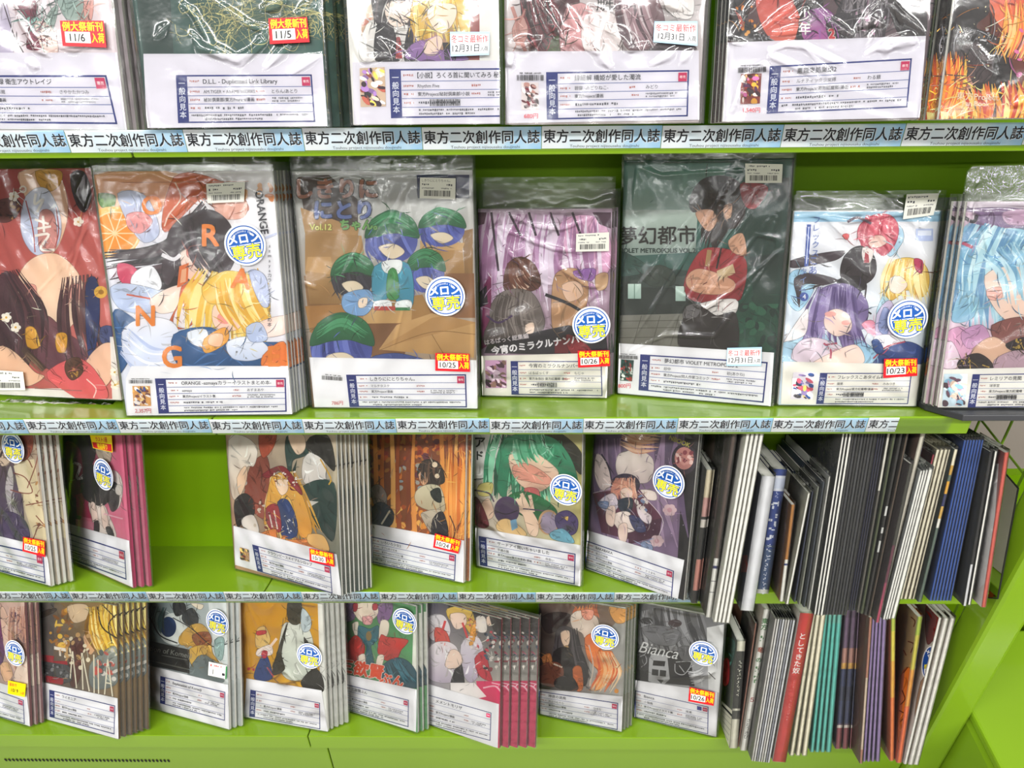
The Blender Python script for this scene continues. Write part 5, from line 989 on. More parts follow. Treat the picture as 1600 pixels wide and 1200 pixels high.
A.B('#8c9ab8', '1130 780,1180 770,1200 820,1150 820'); A.E('#3c3440', 1385, 290, 74, 90); A.E('#c88a84', 1385, 285, 56, 66); A.K('#8c4450 #d8a098 #f0d0c8', 1385, 300, 90, 110, 16, 8, 20, 7); A.K('#c8b4c8', 1250, 500, 300, 500, 22, 2, 5, 8)
A.T('NBOOK', 1360, 185, 36, '#b8b054', 22, .03)
b.close(); b.film(.012, 36, step=.003, auto=4)
b.slip([(810, 705), (1385, 882), (1345, 1125), (805, 930)], [(805, 765), (1325, 945), (1312, 1108), (805, 925)], 'BAKABAKA', '紫人の妹様', 'ささまち', '東方Project/漫画', tab=False, seed=26); b.round(1292, 425, rot=-8)
b.copies(1, .001, .0058, label='copy of the violet box comic behind its sample, black edge', spine='#24242a')

# ------------------------------------------------------------------ lowest shelf, face-out comics
Zd, Ze, Zg = (0, 900, 4), (340, 900, 4), (720, 900, 3.721)
b = Book(4, (-85, 1093), (47.5, 1135), .212, 8, 'mauve and pink comic with yellow date sticker, left end of the lowest shelf', 'mauve pink comic', Zd, w=.155, anchor='R')
A = b.A; A.bg('#c8a498', '#d8bcae', '#cbb0b0', '#6a5068'); A.B('#6a4870', '60 240,100 230,130 290,120 380,60 340', '#544060'); A.B('#8c4478', '-40 300,30 280,40 400,10 560,-40 560', '#54386a'); A.B('#e6c4b0', '0 200,40 230,90 440,60 520,20 400'); A.B('#40384c', '60 320,130 360,160 440,110 440'); A.H('#d8a890 #e8ccbc #b88878', 120, 190, 160, 640, 60, 60, 24, 18, .1, 4); A.B('#e4bc98', '0 560,50 540,80 620,30 660'); A.B('#f0dccc', '110 560,180 500,190 690,90 660')
b.close(); b.film(.012, 41, step=.003, auto=4); b.spine = '#7c4a50'; bpy.data.objects.remove(b.cov); b.close()
b.slip([(-340, 572), (165, 715), (190, 940), (-340, 775)], [(-280, 620), (148, 775), (155, 925), (-280, 800)], '', '', '', '', seed=31); b.round(92, 482, rot=-2).date([(50, 652), (162, 676), (155, 758), (48, 735)], '', 'yel')
b.copies(2, .0055, .0058, label='copy of the mauve and pink comic behind its sample', spine='#7c4a50')

b = Book(4, (66, 1121), (186, 1155), .212, 9, 'busy golden and brown comic with thin tall white letters across its cover', 'golden brown comic', Zd, t=.003)
A = b.A; A.bg('#6a5a4c', '#a8843c', '#7a6c5c', '#54463e'); A.P('#5c5450', '250 150,340 150,330 660,250 660'); A.K('#d8a038 #8c5a2c #f0c850 #b07830', 380, 330, 150, 260, 34, 8, 30, 3); A.B('#d8c0a0', '420 190,540 180,550 260,460 290'); A.B('#e0b488', '520 380,580 340,600 440,560 490'); A.H('#f0d050 #d8a830 #fff0a0 #8c6420', 640, 180, 700, 480, 80, 90, 40, 20, .1, 4); A.S('#33291c', '610 190,640 320,750 400', 9); A.S('#33291c', '750 220,680 300,700 420', 8); A.S('#3c3020', '640 180,720 260', 7); A.B('#9aa098', '560 560,640 480,720 440,750 560,720 680,580 700', '#6c7474'); A.K('#d8d4cc #5c6464 #c85c50', 660, 560, 160, 200, 26, 8, 24, 6); A.B('#5a3028', '440 420,520 400,500 640,440 680'); A.K('#c8a068 #7c4434 #e8dcc0', 480, 500, 160, 300, 30, 8, 22, 7); A.B('#4a4a4c', '270 540,420 550,440 660,280 640'); A.K('#8a8a8c #2a2a2c', 350, 600, 150, 90, 26, 6, 14, 8)
A.P('#a0202c', '265 490,340 500,335 530,420 530,425 555,262 530'); A.P('#a0202c', '285 620,400 640,395 680,290 660'); A.P('#e8e0d4', '340 438,415 452,415 472,382 466,384 500,372 498,370 464,340 458')
for p in ('455 470,480 700', '455 470,440 640', '512 480,520 710', '515 480,560 720', '588 490,590 730', '614 520,618 735', '675 520,655 740', '675 520,705 752', '660 665,695 672'): A.S('#f0e8d0', p, 8)
A.B('#3c2c20', '250 230,340 200,350 220,260 260')
b.close().ridge('600 600,740 560', .001, .002); b.film(.012, 42, step=.003, auto=5); b.spine = '#6a4c24'; bpy.data.objects.remove(b.cov); b.close()
b.slip([(250, 660), (740, 765), (742, 1020), (255, 885)], [(308, 710), (720, 810), (715, 990), (310, 880)], 'ライオニア', '', '', seed=32)
b.copies(5, .0052, .0062, label='copy of the golden and brown comic behind its sample', spine='#6a4c24')

b = Book(4, (232.5, 1105), (358.7, 1140), .212, 7, 'comic with a big dark blue ball and black lettered band on the lowest shelf', 'blue ball comic', Zd)
A = b.A; A.bg('#54666a', '#c8d0d0', '#cfd4d2', '#4c5854'); A.P('#dfe3e2', '1300 150,1450 150,1450 680,1380 640,1330 400'); A.E('#d8dcd8', 1090, 330, 100, 100); A.E('#1f3a66', 1052, 318, 50, 64, col2='#16294c'); A.H('#3c5858 #7c9490 #2c3c40', 980, 190, 960, 360, 60, 70, 16, 20, .1, 3); A.B('#202428', '1080 170,1150 170,1160 220,1100 250'); A.B('#30363a', '1140 240,1200 200,1240 260,1220 320,1150 290'); A.B('#d0a850', '1120 380,1190 310,1260 300,1310 360,1330 480,1370 540,1280 500,1200 440,1130 430', '#c89a40'); A.B('#9c5a34', '1200 370,1300 350,1320 420,1240 440'); A.B('#d8b050', '1190 450,1300 440,1240 580,1180 520'); A.B('#707c7c', '1240 500,1320 520,1400 660,1180 640'); A.S('#22262a', '940 260,1000 370,1110 420', 8); A.S('#22262a', '1080 260,1200 330,1330 440,1430 420', 6); A.S('#22262a', '1430 400,1440 330', 5); A.B('#e8dcc8', '1190 170,1270 180,1250 210'); A.B('#9ab4b0', '1340 400,1400 390,1390 520,1350 500'); A.P('#1c1c1a', '915 400,1185 460,1185 610,915 550')
A.T('nation of Komeiji', 1050, 470, 44, '#8c8c84', 11, .0); A.S('#6c6c66', '1010 495,1170 525', 4); A.P('#54544c', '920 520,1180 580,1180 588,920 528')
b.close(); b.film(.012, 43, step=.003, auto=4)
b.slip([(920, 556), (1425, 680), (1435, 960), (925, 820)], [(1002, 625), (1408, 725), (1405, 905), (1000, 795)], 'Explanation of Komeiji', '', '', seed=33); b.round(1358, 290, rot=-4).date([(1305, 535), (1420, 560), (1415, 645), (1300, 620)], '', 'misc')
b.copies(2, .006, .006, label='copy of the blue ball comic behind its sample', spine='#d4d6d2')

b = Book(4, (381, 1120), (512.5, 1142.5), .212, 4, 'yellow comic with a large pale oval and black wedge on its cover', 'yellow comic', Ze)
A = b.A; A.bg('#c8921c', '#d8a024', '#dca82c', '#d09a20'); A.P('#e8e8e2', '625 150,720 150,720 980,660 980,640 640'); A.B('#e6e8de', '400 330,450 290,560 320,600 440,580 600,520 650,430 640,380 540', '#d2d8cc'); A.B('#3a362a', '440 290,400 390,350 560,350 620,420 580,400 480'); A.B('#3c382c', '440 160,520 160,520 280,480 305,440 270', '#4a4432'); A.B('#c8d4d8', '530 200,580 260,580 330,540 350,520 300'); A.B('#2c2a24', '520 660,600 580,650 620,660 720,560 710', '#22201c'); A.B('#302c24', '540 380,600 480,620 600,560 480')
A.B('#e0c078', '235 400,250 330,300 320,330 400,300 440,250 450'); A.B('#c83c40', '245 345,300 340,300 360,250 370'); A.B('#f0e4dc', '250 460,330 430,340 490,250 500'); A.B('#2c4a8c', '265 520,310 500,340 640,230 640', '#24407c'); A.B('#c8404c', '275 470,310 470,305 510,280 510'); A.S('#d85c68', '310 570,350 630', 9); A.S('#f0dccc', '330 440,370 390', 16); A.E('#b83840', 195, 580, 10); A.E('#b83840', 225, 585, 8)
b.close().ridge('350 630,400 580,440 600,520 690', .0024, .005).ridge('380 660,460 650', .0016, .004); b.film(.014, 44, step=.0026, auto=4)
b.slip([(180, 640), (650, 715), (688, 972), (165, 880)], [(205, 710), (640, 792), (642, 958), (198, 878)], '', '', '', seed=34); b.round(573, 500, rot=-4)
b.copies(4, .0052, .006, label='copy of the yellow comic behind its sample', spine='#d2d0c8')

b = Book(4, (536, 1107.5), (650, 1144), .212, 3, 'green comic with red drapes and a teal gown shape, orange outlined title', 'red drape comic', Ze, w=.138, anchor='L')
A = b.A; A.bg('#4a7a4c', '#5a9a64', '#6cb478', '#3c5c40'); A.P('#e6e6dc', '1225 240,1300 240,1300 700,1215 600'); A.B('#7c6488', '780 170,860 170,860 260,800 280'); A.B('#8a6a94', '1000 180,1090 170,1080 260,1010 300'); A.B('#f0e2d0', '850 180,980 170,1000 240,930 290,870 260'); A.B('#b8404c', '845 175,875 175,870 215,850 220'); A.B('#b8404c', '970 175,1000 175,995 210,970 210'); A.B('#e8acac', '905 255,965 255,960 300,915 300'); A.B('#f0e4d4', '840 300,880 290,870 380,850 350'); A.B('#f0e4d4', '1020 280,1070 290,1060 370,1010 400'); A.B('#35707c', '880 310,950 330,1005 310,1000 400,960 440,980 560,920 540,930 440,885 400', '#2a5a66'); A.E('#8c7444', 945, 375, 18, 30); A.B('#c83830', '790 460,860 370,920 440,890 530,790 520', '#a82a28'); A.B('#d0443c', '1000 480,1020 370,1060 380,1190 400,1150 460,1120 520,1060 530', '#c03834'); A.B('#f0e4d4', '1000 500,1040 500,1020 580,990 580'); A.B('#f0e4d4', '880 500,920 490,920 560,890 550'); A.B('#2f6070', '1030 560,1120 510,1200 540,1250 620,1250 700,1040 660', '#244e5c'); A.P('#cfe0e0', '1110 580,1150 640,1130 640'); A.H('#3f7c8c #1f4650', 1090, 540, 1170, 690, 60, 90, 14, 16, .05, 5)
A.T('三欲賢', 900, 580, 96, '#d8502c', 11, .05, out='#f0e8e0', ow=.025); A.T('ぶん', 1090, 648, 76, '#d8502c', 11, .05, out='#f0e8e0', ow=.025)
b.close(); b.film(.012, 45, step=.003, auto=4); b.spine = '#d8d8d4'; bpy.data.objects.remove(b.cov); b.close()
b.slip([(780, 610), (1248, 710), (1240, 975), (785, 830)], [(788, 672), (1195, 775), (1193, 945), (790, 830)], '三欲賢ぶん', '', '', tab=False, seed=35); b.round(1168, 283, rot=-4)
b.copies(2, .005, .006, label='copy of the red drape comic behind its sample', spine='#24386a')

b = Book(4, (661, 1127.5), (780.5, 1169), .212, 3, 'white robe and red ribbon comic with a crimson lower right corner', 'crimson corner comic', Zg, w=.142, anchor='R')
A = b.A; A.bg('#5c586c', '#3a3434', '#e8e2d8', '#a8a0b0'); A.B('#2a2630', '-60 150,150 140,160 220,60 240,-40 220'); A.B('#e8c860', '-80 190,40 180,80 260,60 340,0 260,-60 260', '#dcb048'); A.B('#f4dccc', '-60 220,20 220,30 280,-20 310,-50 280'); A.B('#e4e0e4', '-190 240,-100 230,-60 320,-100 380,-180 360'); A.B('#d8584c', '-150 300,-80 330,-60 440,-140 400'); A.B('#efe8ea', '-190 420,-100 380,-20 420,0 560,-60 620,-190 590', '#c8bccc'); A.B('#e8e2e8', '0 400,80 340,130 420,110 560,60 620,10 560', '#b8acc0'); A.B('#26242c', '-40 560,0 500,20 660,-60 660'); A.B('#c83848', '80 480,140 440,170 560,180 610,110 580'); A.B('#e0a048', '60 300,90 260,80 380,50 400'); A.B('#f0d4c0', '150 240,200 220,200 270,160 290'); A.B('#3c3434', '160 180,230 190,260 330,200 330'); A.B('#ece4dc', '90 240,140 240,150 320,100 320'); A.K('#26303c #d8d0c8 #4a5c70 #8c3a44', 200, 440, 130, 230, 44, 6, 18, 4); A.K('#e8e0dc #c84858', 120, 340, 160, 200, 16, 6, 16, 8); A.S('#d8484c', '-90 260,-110 330', 14); A.S('#d8484c', '10 270,40 360', 12); A.B('#f0d8c8', '-60 430,-10 440,10 500,-40 540,-90 520')
A.P('#d83468', '90 610,360 610,360 1040,150 1040'); A.S('#f0b8c8', '130 650,200 640,240 680', 9); A.S('#f0b8c8', '180 620,250 640,300 700', 7); A.P('#f6f0ee', '-60 620,80 620,150 700,60 720,-60 690'); A.B('#f4ecec', '255 700,290 690,295 790,265 800'); A.P('#f0d0d8', '240 905,290 910,288 955,238 948')
b.close(); b.film(.012, 46, step=.003, auto=4); b.spine = '#7c1830'; bpy.data.objects.remove(b.cov); b.close()
b.slip([(-222, 618), (222, 745), (215, 1000), (-219, 870)], [(-190, 690), (178, 795), (172, 958), (-190, 862)], 'メメントモリザ', '', '', tab=False, seed=36)
b.copies(4, .0118, .0056, label='copy of the crimson corner comic stepped to the right behind its sample', spine='#a82c50')

b = Book(4, (842, 1115), (971, 1143), .212, 0, 'grey comic with a dark figure-like mass and flowing orange tails', 'orange tail comic', Zg)
b.root['label'] = 'grey comic with black strands and flowing orange tails, lowest shelf'
A = b.A; A.bg('#5a4038', '#8c7460', '#a8a6a2', '#3a2c2a'); A.P('#a9a8a4', '740 420,980 200,980 700,760 700'); A.B('#e0a860', '860 180,950 170,960 260,900 270'); A.B('#3c2c2c', '470 240,560 210,640 230,600 300,500 330'); A.H('#c8704c #e89a60', 730, 170, 740, 260, 60, 70, 18, 14, .1, 3); A.B('#efe2d4', '640 230,700 200,790 240,800 330,740 380,700 330,650 300', '#dccabc'); A.B('#f0a890', '700 200,770 200,760 250,720 250'); A.B('#e87a3c', '720 360,780 340,820 430,880 440,890 540,830 640,780 660,800 560,740 480', '#f0a860'); A.H('#f0c088 #e8904c #f6dcb4 #d8683c', 830, 440, 810, 660, 50, 60, 30, 16, -.2, 4); A.B('#4c4448', '550 330,600 290,660 320,700 420,740 540,720 640,640 560,560 480', '#2c2628'); A.H('#3a3438 #5c5458 #2a2628', 620, 310, 660, 600, 60, 110, 30, 16, .06, 5); A.B('#f0d4bc', '580 330,630 320,630 390,600 410'); A.B('#b89468', '600 410,625 405,625 440,605 440'); A.B('#2a2426', '540 440,630 420,660 520,640 640,540 600'); A.B('#c86c34', '650 540,700 530,710 650,670 660'); A.B('#d88a4c', '470 470,520 450,530 510,490 520'); A.B('#8c4c34', '460 520,560 500,600 560,560 640,460 620'); A.S('#f0dcc8', '540 510,590 530', 9); A.S('#d8c8b8', '745 400,770 520,750 640', 7); A.B('#241e20', '550 600,640 580,680 660,560 650'); A.E('#d8903c', 905, 668, 13)
b.close(); b.film(.012, 47, step=.003, auto=5)
b.slip([(455, 655), (942, 700), (935, 905), (455, 800)], [(452, 668), (915, 738), (912, 895), (455, 808)], '神夜の退廃', '天ぷうむぐら', 'ひそな', tab=False, seed=37); b.round(838, 355, rot=-3)
b.copies(3, .004, .0058, label='copy of the orange tail comic behind its sample', spine='#8c8a84')

b = Book(4, (991.4, 1120), (1119, 1151), .205, -1, 'black and grey comic with white script lettering on the lowest shelf', 'black grey comic', Zg)
A = b.A; A.bg('#5a5a5e', '#7a7a7e', '#d8d8da', '#2a2a2c'); A.H('#8c8c90 #4a4a4e #a8a8ac #6c6c70', 1200, 170, 1260, 430, 180, 200, 40, 26, .05, 3); A.B('#7c7c80', '1050 300,1180 290,1280 330,1240 400,1120 390'); A.E('#3a3a3e', 1080, 260, 36, 20); A.E('#4a3c40', 1245, 275, 40, 22); A.P('#26262a', '1020 420,1330 440,1360 640,1010 610'); A.B('#3a3a3e', '1030 440,1100 430,1100 540,1030 540'); A.S('#a8a8ac', '1040 470,1070 460,1080 500,1050 530', 5); A.P('#b8b8ba', '1110 450,1200 460,1215 600,1170 640,1090 610,1095 480'); A.P('#2a2a2c', '1120 490,1190 495,1185 525,1115 520'); A.P('#2a2a2c', '1112 540,1150 545,1148 580,1110 575'); A.P('#2a2a2c', '1158 545,1195 550,1192 585,1156 582'); A.P('#2a2a2c', '1140 600,1180 605,1165 625'); A.S('#b8b8ba', '1250 500,1340 500,1300 570,1250 560,1245 510', 5); A.S('#b8b8ba', '1270 520,1300 560', 5); A.B('#6c6c70', '1260 420,1330 410,1350 480,1290 490'); A.H('#d8d8da #9a9a9e', 1330, 590, 1420, 560, 40, 40, 12, 12, .1, 5); A.P('#e2e2e2', '1430 300,1530 280,1510 680,1440 660'); A.S('#2c2c30', '1440 560,1480 600', 5); A.B('#8a8a8e', '1380 430,1440 400,1440 480,1390 500')
A.T('Bianca', 1160, 430, 92, '#f0f0f0', 11, .0, shear=.25)
b.close().ridge('1180 600,1340 575,1460 560', .0014, .0028).ridge('1220 430,1260 330', .0016, .004).ridge('1400 580,1470 550', .0018, .004); b.film(.012, 48, step=.0026, auto=5)
b.slip([(1015, 605), (1490, 676), (1485, 935), (1010, 820)], [(1012, 665), (1440, 760), (1438, 920), (1012, 820)], 'Bianca', '小猫園', '楽軍', '東方Project/イラスト集', tab=False, pink2=True, seed=38); b.round(1410, 450, rot=-4).date([(1330, 645), (1478, 678), (1470, 755), (1322, 728)], '10/26')
# ------------------------------------------------------------------ third shelf, comics filed spine-out (left to right)
D5, D6 = .148, .18
SPG = 'spine-out comics on the third shelf'
for i in range(2):
    spine_book(3, (1080+9*i, 944-3*i), (1088+9*i, 941-3*i), (1104+10*i, 736), D5, 'thin black spine with cream top, '+('left' if i == 0 else 'right')+' one of the pair beside the violet comic', None, None, 'spine', '#1f1d1c', '#2a2826',
               bands=((0, .2, '#d8ccb0'), (.2, .34, '#c89a94'), (.36, .42, '#d8d0c8'), (.66, .9, '#c88a7c')))
def face_brown(S): S.bg('#5a4a42', '#4a3c38', '#3a3230', '#6a5a52')
spine_book(3, (1096, 966), (1104, 966), (1139, 700), D6, 'dark brown comic left of the thick white spines, third shelf', None, .25, 'spine', '#4c3a33', '#4a3f3a', bands=((.68, 1, '#dedcd6'), (.72, .735, '#2a3060'), (.8, .805, '#888'), (.86, .865, '#888')))
spine_run(3, 4, (1109, 974), (1165, 684), (1134, 976), (1193, 684), D6, 'thick white comic showing its page edges in the tall white group, third shelf', 'tall white page-edge group', ['#e8e4da'], .252, 'pages', ['#e4e1d8'], fill=.94)
def face_slip(S):
    S.bg('#27345f', '#2c3860', '#2a3458', '#232c50'); S.P('#b03a34', '300 740,330 740,330 840,290 840')
spine_book(3, (1157, 956), (1177, 956), (1190, 746), D5, 'white spine wrapped in crumpled plastic left of the blue lettered spine', None, None, 'spine', '#e4e4e8', '#27345f', art=face_slip, face=(1080, 670, 3.75))
spine_book(3, (1180, 929), (1205, 929), (1208, 735), D5, 'thick blue spine with white block lettering on the third shelf', None, None, 'spine', '#24418c', '#20387a',
    texts=(('#2', .2, .004, '#c8d0e8', .0), ('#4', .42, .0135, '#e8ecf4', .0), ('#11', .8, .006, '#dfe4ee', .0)), bands=((.05, .17, '#e6e8f0'), (.07, .15, '#d2d8e8'), (.6, 1, '#3c567e'), (.62, .63, '#24418c'), (.965, 1, '#d8d8d4')))
spine_book(3, (1218, 941), (1225, 941), (1236, 790), D5, 'orange-brown comic with a bent white slip beside the blue lettered spine', None, None, 'spine', '#a9702c', '#9a652a', bands=((.56, 1, '#e4e2da'), (.6, .62, '#2a3570')))
spine_book(3, (1228, 946), (1236, 946), (1262, 772), D5, 'curved cream comic between the orange-brown comic and the dark group', None, None, 'pages', '#c9c6b4', '#b9b7a6')
for i, (c, nm) in enumerate((('#2c3550', 'navy'), ('#8a8c80', 'olive grey'), ('#39424c', 'slate'), ('#a9aaa4', 'silver grey'))):
    spine_book(3, (1240+7.5*i, 942+4*i), (1246+7.5*i, 943+4*i), (1268+8.5*i, 770-8*i), D5, nm+' thin comic left of the tall black group, third shelf', None, None, 'spine' if i != 3 else 'pages', c, c)
spine_run(3, 3, (1270, 962), (1302, 690), (1285, 964), (1322, 690), D6, 'black comic with white page edges at the left of the tall black group', 'black edged trio', ['#d8d8d4', '#26282a', '#2c3c58'], .25, 'pages', ['#1e2022'], fill=.9)
spine_run(3, 8, (1285, 962), (1322, 690), (1322, 962), (1362, 690), D6, 'thin black or charcoal comic in the tall black group, third shelf', 'thin black comics', ['#26272a', '#303136', '#1b1c1e', '#3a3b3e', '#222326'], .25, 'spine', ['#1c1d20'], fill=.86)
spine_run(3, 5, (1318, 955), (1356, 690), (1332, 955), (1378, 690), .14, 'dark indigo comic at the right side of the tall black group', 'dark indigo comics', ['#23243c'], .25, 'spine', ['#20203a'], fill=.86)
for i, (c, c2, nm) in enumerate((('#d8d4c8', '#3a3632', 'black and cream'), ('#4c5436', '#3c4430', 'olive green'), ('#2a2826', '#24201e', 'jet black with white chips'), ('#5a4a3c', '#40342c', 'brown grey'))):
    spine_book(3, (1331+6*i, 958+2*i), (1336+6*i, 958+2*i), (1383+10*i, 690), D6, nm+' thin comic between the indigo comics and the dark brown one', None, .25, 'spine', c, c2, bands=((.42, .47, '#e8e8e4'), (.53, .56, '#e4e4e0'), (.6, .66, '#dcdcd8')) if i == 2 else (((.35, 1, '#5a564e'),) if i == 0 else ()))
spine_book(3, (1334, 974), (1339, 974), (1402, 700), .17, 'thin dark spine turning pink at its foot, left of the brown flower patterned comic', None, .2, 'spine', '#a83a58', '#3a2a2c', bands=((0, .5, '#33322a'), (.5, .74, '#5c2438'), (.74, .85, '#8c3450')))
def face_brownred(S):
    S.bg('#4a2a20', '#5a3424', '#3c241c', '#4c3024'); S.B('#b8502c', '200 740,240 600,280 560,250 700,200 860'); S.K('#e0c8b0 #c8603c #8c3c2c', 190, 850, 120, 240, 26, 6, 16, 4); S.B('#e8e0d4', '240 650,270 590,262 560,236 640')
spine_book(3, (1356, 966), (1364, 967), (1434, 690), D6, 'brown comic with red and white flower pattern on its face, third shelf', None, .25, 'spine', '#c8c2b4', '#4c2c22', art=face_brownred, face=(1320, 640, 3.43))
spine_run(3, 4, (1373, 970), (1436, 738), (1398, 968), (1456, 734), D5, 'grey white comic showing its page edges left of the red thin spine', 'grey white page edges', ['#c4c6c6'], None, 'pages', ['#b4b6b6'], fill=.93)
spine_book(3, (1400, 938), (1405, 938), (1457, 712), D5, 'thin crimson spine left of the cream booklets, third shelf', None, None, 'spine', '#a84050', '#8c3040')
spine_run(3, 4, (1405, 938), (1463, 704), (1432, 938), (1488, 704), D5, 'cream booklet in the row of cream page edges, third shelf', 'cream booklets', ['#e2d8c4'], None, 'cream', ['#c8bca4'], fill=.84)
spine_book(3, (1434, 942), (1439, 942), (1487, 690), D5, 'thin comic with a yellow and navy patterned spine beside the blue booklets', None, .2, 'spine', '#5a6a60', '#3a4a44', bands=((0, .1, '#e8e0c8'), (.1, .16, '#c89c40'), (.2, .28, '#e0a838'), (.28, .36, '#2c3060'), (.36, .44, '#d8b058'), (.44, .5, '#e6e4dc')))
spine_run(3, 7, (1452, 940), (1506, 690), (1488, 940), (1538, 690), D5, 'royal blue booklet in the blue row at the right of the third shelf', 'royal blue booklets', ['#28509c'], .21, 'spine', ['#20448a'], fill=.86)
spine_book(3, (1505, 948), (1509, 948), (1545, 690), D5, 'black comic with a white slip at its foot right of the blue booklets', None, .2, 'spine', '#1c1c20', '#18181c', bands=((.72, 1, '#d8d8da'),))
spine_book(3, (1512, 947), (1516, 947), (1557, 690), D5, 'grey clear-bagged comic left of the salmon one', None, .2, 'pages', '#8c8c88', '#5a5a58')
def face_white(S): S.bg('#8c2c2c', '#8c2c2c', '#e6e0dc', '#d8d0cc'); S.P('#e8e4e4', '790 290,825 290,780 900,720 960,700 900')
spine_book(3, (1533, 950), (1540, 950), (1572, 690), D5, 'salmon red comic at the far right end of the third shelf', None, .2, 'spine', '#c8584a', '#d8ccc8', art=face_white, face=(1320, 640, 3.43))

# ------------------------------------------------------------------ lowest shelf, comics filed spine-out (left to right)
Zs = (1110, 930, 4.446)
def face_card(S):
    S.bg('#3a4240', '#565c58', '#8a8c84', '#4a4a48'); S.B('#5a8c80', '80 300,170 320,150 470,90 500'); S.B('#a8343a', '90 460,130 450,130 600,90 620')
    S.P('#d8d6c4', '80 735,195 840,160 1110,40 990'); S.P('#22242c', '82 755,172 850,140 1060,132 1054,160 856,80 768')
    for k in range(5): S.S('#8a8a84', [(82+k*2, 800+k*36), (150-k*6, 865+k*36)], 3)
spine_book(4, (1140, 1170), (1153, 1172), (1152, 1003), D5, 'cream spine with a black lettered panel, first spine on the lowest shelf', None, None, 'spine', '#dcd9c8', '#4c504c', art=face_card, face=Zs, texts=(('#9', .34, .0062, '#dcd9c8', .0),), bands=((.09, .62, '#23241f'), (.64, .72, '#3a3a34')))
spine_book(4, (1152, 1168), (1156, 1168), (1180, 975), D5, 'thin reddish brown comic left of the white spine with green lettering', None, None, 'spine', '#8c5a48', '#6c4c40')
spine_book(4, (1151, 1174), (1172, 1177), (1193, 954), D5, 'thick white spine with green vertical lettering on the lowest shelf', None, None, 'spine', '#e8e6e0', '#c8bcb0', texts=(('東方', .1, .0095, '#3c7a3c', .03), ('#1', .2, .0095, '#3c7a3c', .03), ('竜', .275, .0095, '#a04a30', .03), ('の', .345, .0085, '#3c7a3c', .03), ('#3', .455, .0095, '#3c7a3c', .03), ('５', .625, .0095, '#9c3434', .02), ('さとうきび', .835, .0068, '#33332f', .0)))
spine_run(4, 8, (1174, 1190), (1214, 950), (1203, 1193), (1247, 950), D6, 'clear-bagged pale grey comic between the green lettered and the red spine', 'pale grey bagged comics', ['#c4c0bc', '#d8d6d4', '#8c8c96', '#d4d4d8'], .235, 'spine', ['#a8a4a4', '#c8c4c4', '#5a5a68', '#a8a8b0'], fill=.84)
spine_book(4, (1207, 1192), (1228, 1194), (1250, 960), D5, 'thick red spine with white vertical lettering on the lowest shelf', None, None, 'spine', '#cc3630', '#e4dcd4', texts=(('としてきた奴', .26, .0105, '#f0ece8', .03), ('ver.2', .46, .0025, '#f0d0c8', .0), ('#7', .64, .0048, '#e09088', .0)))
spine_run(4, 3, (1234, 1182), (1264, 985), (1263, 1182), (1287, 985), D5, 'cream booklet between the red spine and the teal booklets', 'cream booklets beside the red spine', ['#e4dec8'], .245, 'cream', ['#cfc8b0'], fill=.84)
spine_run(4, 4, (1266, 1176), (1285, 985), (1299, 1176), (1313, 985), D5, 'teal booklet in the teal row on the lowest shelf', 'teal booklets', ['#58b8ac'], .245, 'spine', ['#4aa094'], fill=.88, bands=((0, .12, '#6ab0a4'),))
spine_run(4, 3, (1305, 1171), (1318, 985), (1338, 1171), (1349, 985), D5, 'plum and navy patterned spine in the row right of the teal booklets', 'plum and navy spines', ['#5c4660'], .245, 'spine', ['#4a3850'], fill=.88, bands=((.1, .3, '#6c5470'), (.3, .4, '#b48478'), (.4, .44, '#d8a850'), (.44, .82, '#26305c'), (.56, .66, '#1c2448'), (.83, .85, '#e0d4cc'), (.85, 1, '#8c3c48')))
spine_book(4, (1340, 1194), (1344, 1194), (1354, 972), D5, 'thin copper and cream spine left of the lilac booklets', None, .24, 'spine', '#a8705c', '#8c5c4c', bands=((.4, .9, '#c8b4a0'),))
spine_run(4, 4, (1348, 1191), (1362, 975), (1375, 1191), (1384, 975), D5, 'lilac booklet in the purple row on the lowest shelf', 'lilac booklets', ['#8c74a4'], .24, 'spine', ['#76608e'], fill=.86)
def face_swirl(S):
    S.bg('#8c7c58', '#a89868', '#d85a28', '#8c3a20'); S.P('#c0a878', '275 60,440 60,400 480,300 560', '#b08848'); S.B('#d8702c', '300 560,380 540,340 900,280 1000')
    for p in ('370 150,400 180,390 220', '350 320,390 340,370 400', '320 380,340 420', '310 660,330 720,300 760', '290 800,330 830,300 880', '350 500,320 540'): S.S('#5a2c1c', p, 7)
spine_book(4, (1390, 1190), (1397, 1191), (1392, 975), D5, 'thin plain spine fading from green to orange, left of the swirl patterned one', None, .24, 'spine', '#e07830', '#c86828', bands=((0, .1, '#b4c040'), (.1, .3, '#d8c844'), (.3, .55, '#e0a838')))
spine_book(4, (1401, 1193), (1409, 1194), (1432, 975), D5, 'thin spine fading from yellow-green to orange with a swirl patterned face', None, .24, 'spine', '#e06c34', '#c87838', bands=((0, .12, '#a8b83c'), (.12, .35, '#c8bc44'), (.35, .6, '#e09c3c')), art=face_swirl, face=(1340, 930, 4.446))
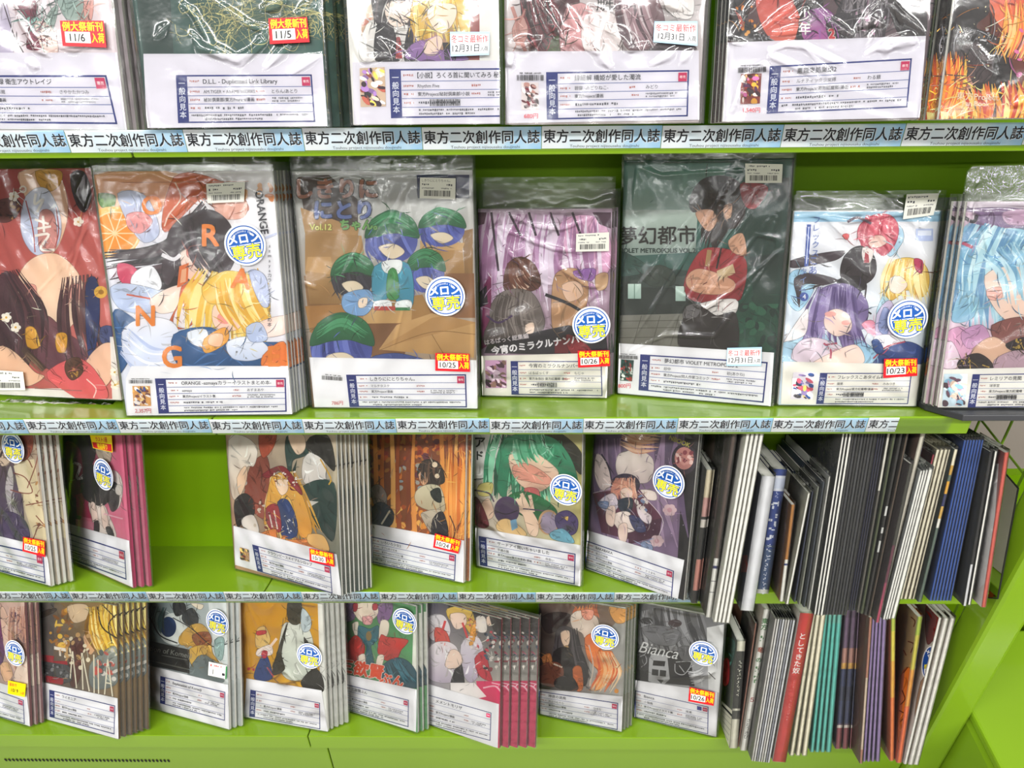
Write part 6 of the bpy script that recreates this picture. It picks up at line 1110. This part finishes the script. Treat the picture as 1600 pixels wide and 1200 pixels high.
def face_red(S):
    S.bg('#d8ccb8', '#e4dcd0', '#e8dcd8', '#b89c8c'); S.B('#8c2420', '480 40,600 40,590 240,520 320,480 320'); S.B('#9c7c64', '440 600,520 560,480 800,400 860'); S.P('#c02840', '385 950,400 960,390 1020,372 1010')
    S.E('#f0f0f4', 500, 468, 52, 118, 8); S.E('#2450a0', 500, 468, 46, 108, 8); S.E('#f0f0f4', 498, 520, 34, 50, 8); S.T('メロン', 505, 425, 34, '#fff', 70, .04); S.T('専売', 490, 515, 40, '#f0e020', 70, .04, out='#2450a0')
spine_book(4, (1412, 1195), (1417, 1196), (1468, 960), D5, 'white comic with dark red patch and round sticker, right end of the lowest shelf', None, .24, 'spine', '#e8e4de', '#d8ccb8', art=face_red, face=(1340, 930, 4.446))
spine_run(4, 2, (1419, 1196), (1477, 960), (1436, 1196), (1497, 960), D5, 'white clear-bagged comic at the right end of the lowest shelf', 'white bagged comics at the right end', ['#e6e2dc'], .24, 'spine', ['#d0c4b8'], fill=.84)
pack_row(3); pack_row(4)
# clear divider plates
dv = MB(); q = [onx(p, .594) for p in ((1500, 690), (1565, 733), (1591, 763), (1559, 935), (1500, 930))]
dv.prism([(p[1], p[2]) for p in q], 0, .5932, .5948)
d_ = tag(empty('shelf_divider', mat4(EX, np.array([0, 1.0, 0]), np.array([0, 0, 1.0]), q[3])), 'clear acrylic divider plate at the right end of the third shelf behind the salmon comic', 'divider')
dv.V = [tuple(np.array(v)-q[3]) for v in dv.V]; dv.build('clear_plate', M_ACRYL, d_)
ed = MB()
for a, c in ((1, 2), (2, 3), (3, 4)): ed.tube(q[a]-q[3], q[c]-q[3], .0011)
ed.build('dark_edge', M_DARK, d_)
P0 = fp(2, .10, 0); N0 = -BK; q = [onplane(p, P0, N0) for p in ((1503, 316), (1511, 268), (1519, 259), (1600, 257), (1640, 257), (1640, 316))]
o_ = q[0]; d2 = tag(empty('sign_holder', mat4(EX, np.array([0, 1.0, 0]), np.array([0, 0, 1.0]), o_)), 'clear plastic sign holder with rounded corner behind the rightmost comic of the second shelf', 'sign holder')
n_ = len(q); mesh_obj('clear_plate', [tuple(p-o_) for p in q]+[tuple(p-o_+BK*.0015) for p in q], [tuple(range(n_))]+[tuple(range(2*n_-1, n_-1, -1))]+[(i, n_+i, n_+(i+1) % n_, (i+1) % n_) for i in range(n_)], M_EDGE, d2)
ed = MB()
for a in range(4): ed.tube(q[a]-o_, q[a+1]-o_, .0008)
ed.build('edge_line', M_WIRE, d2)
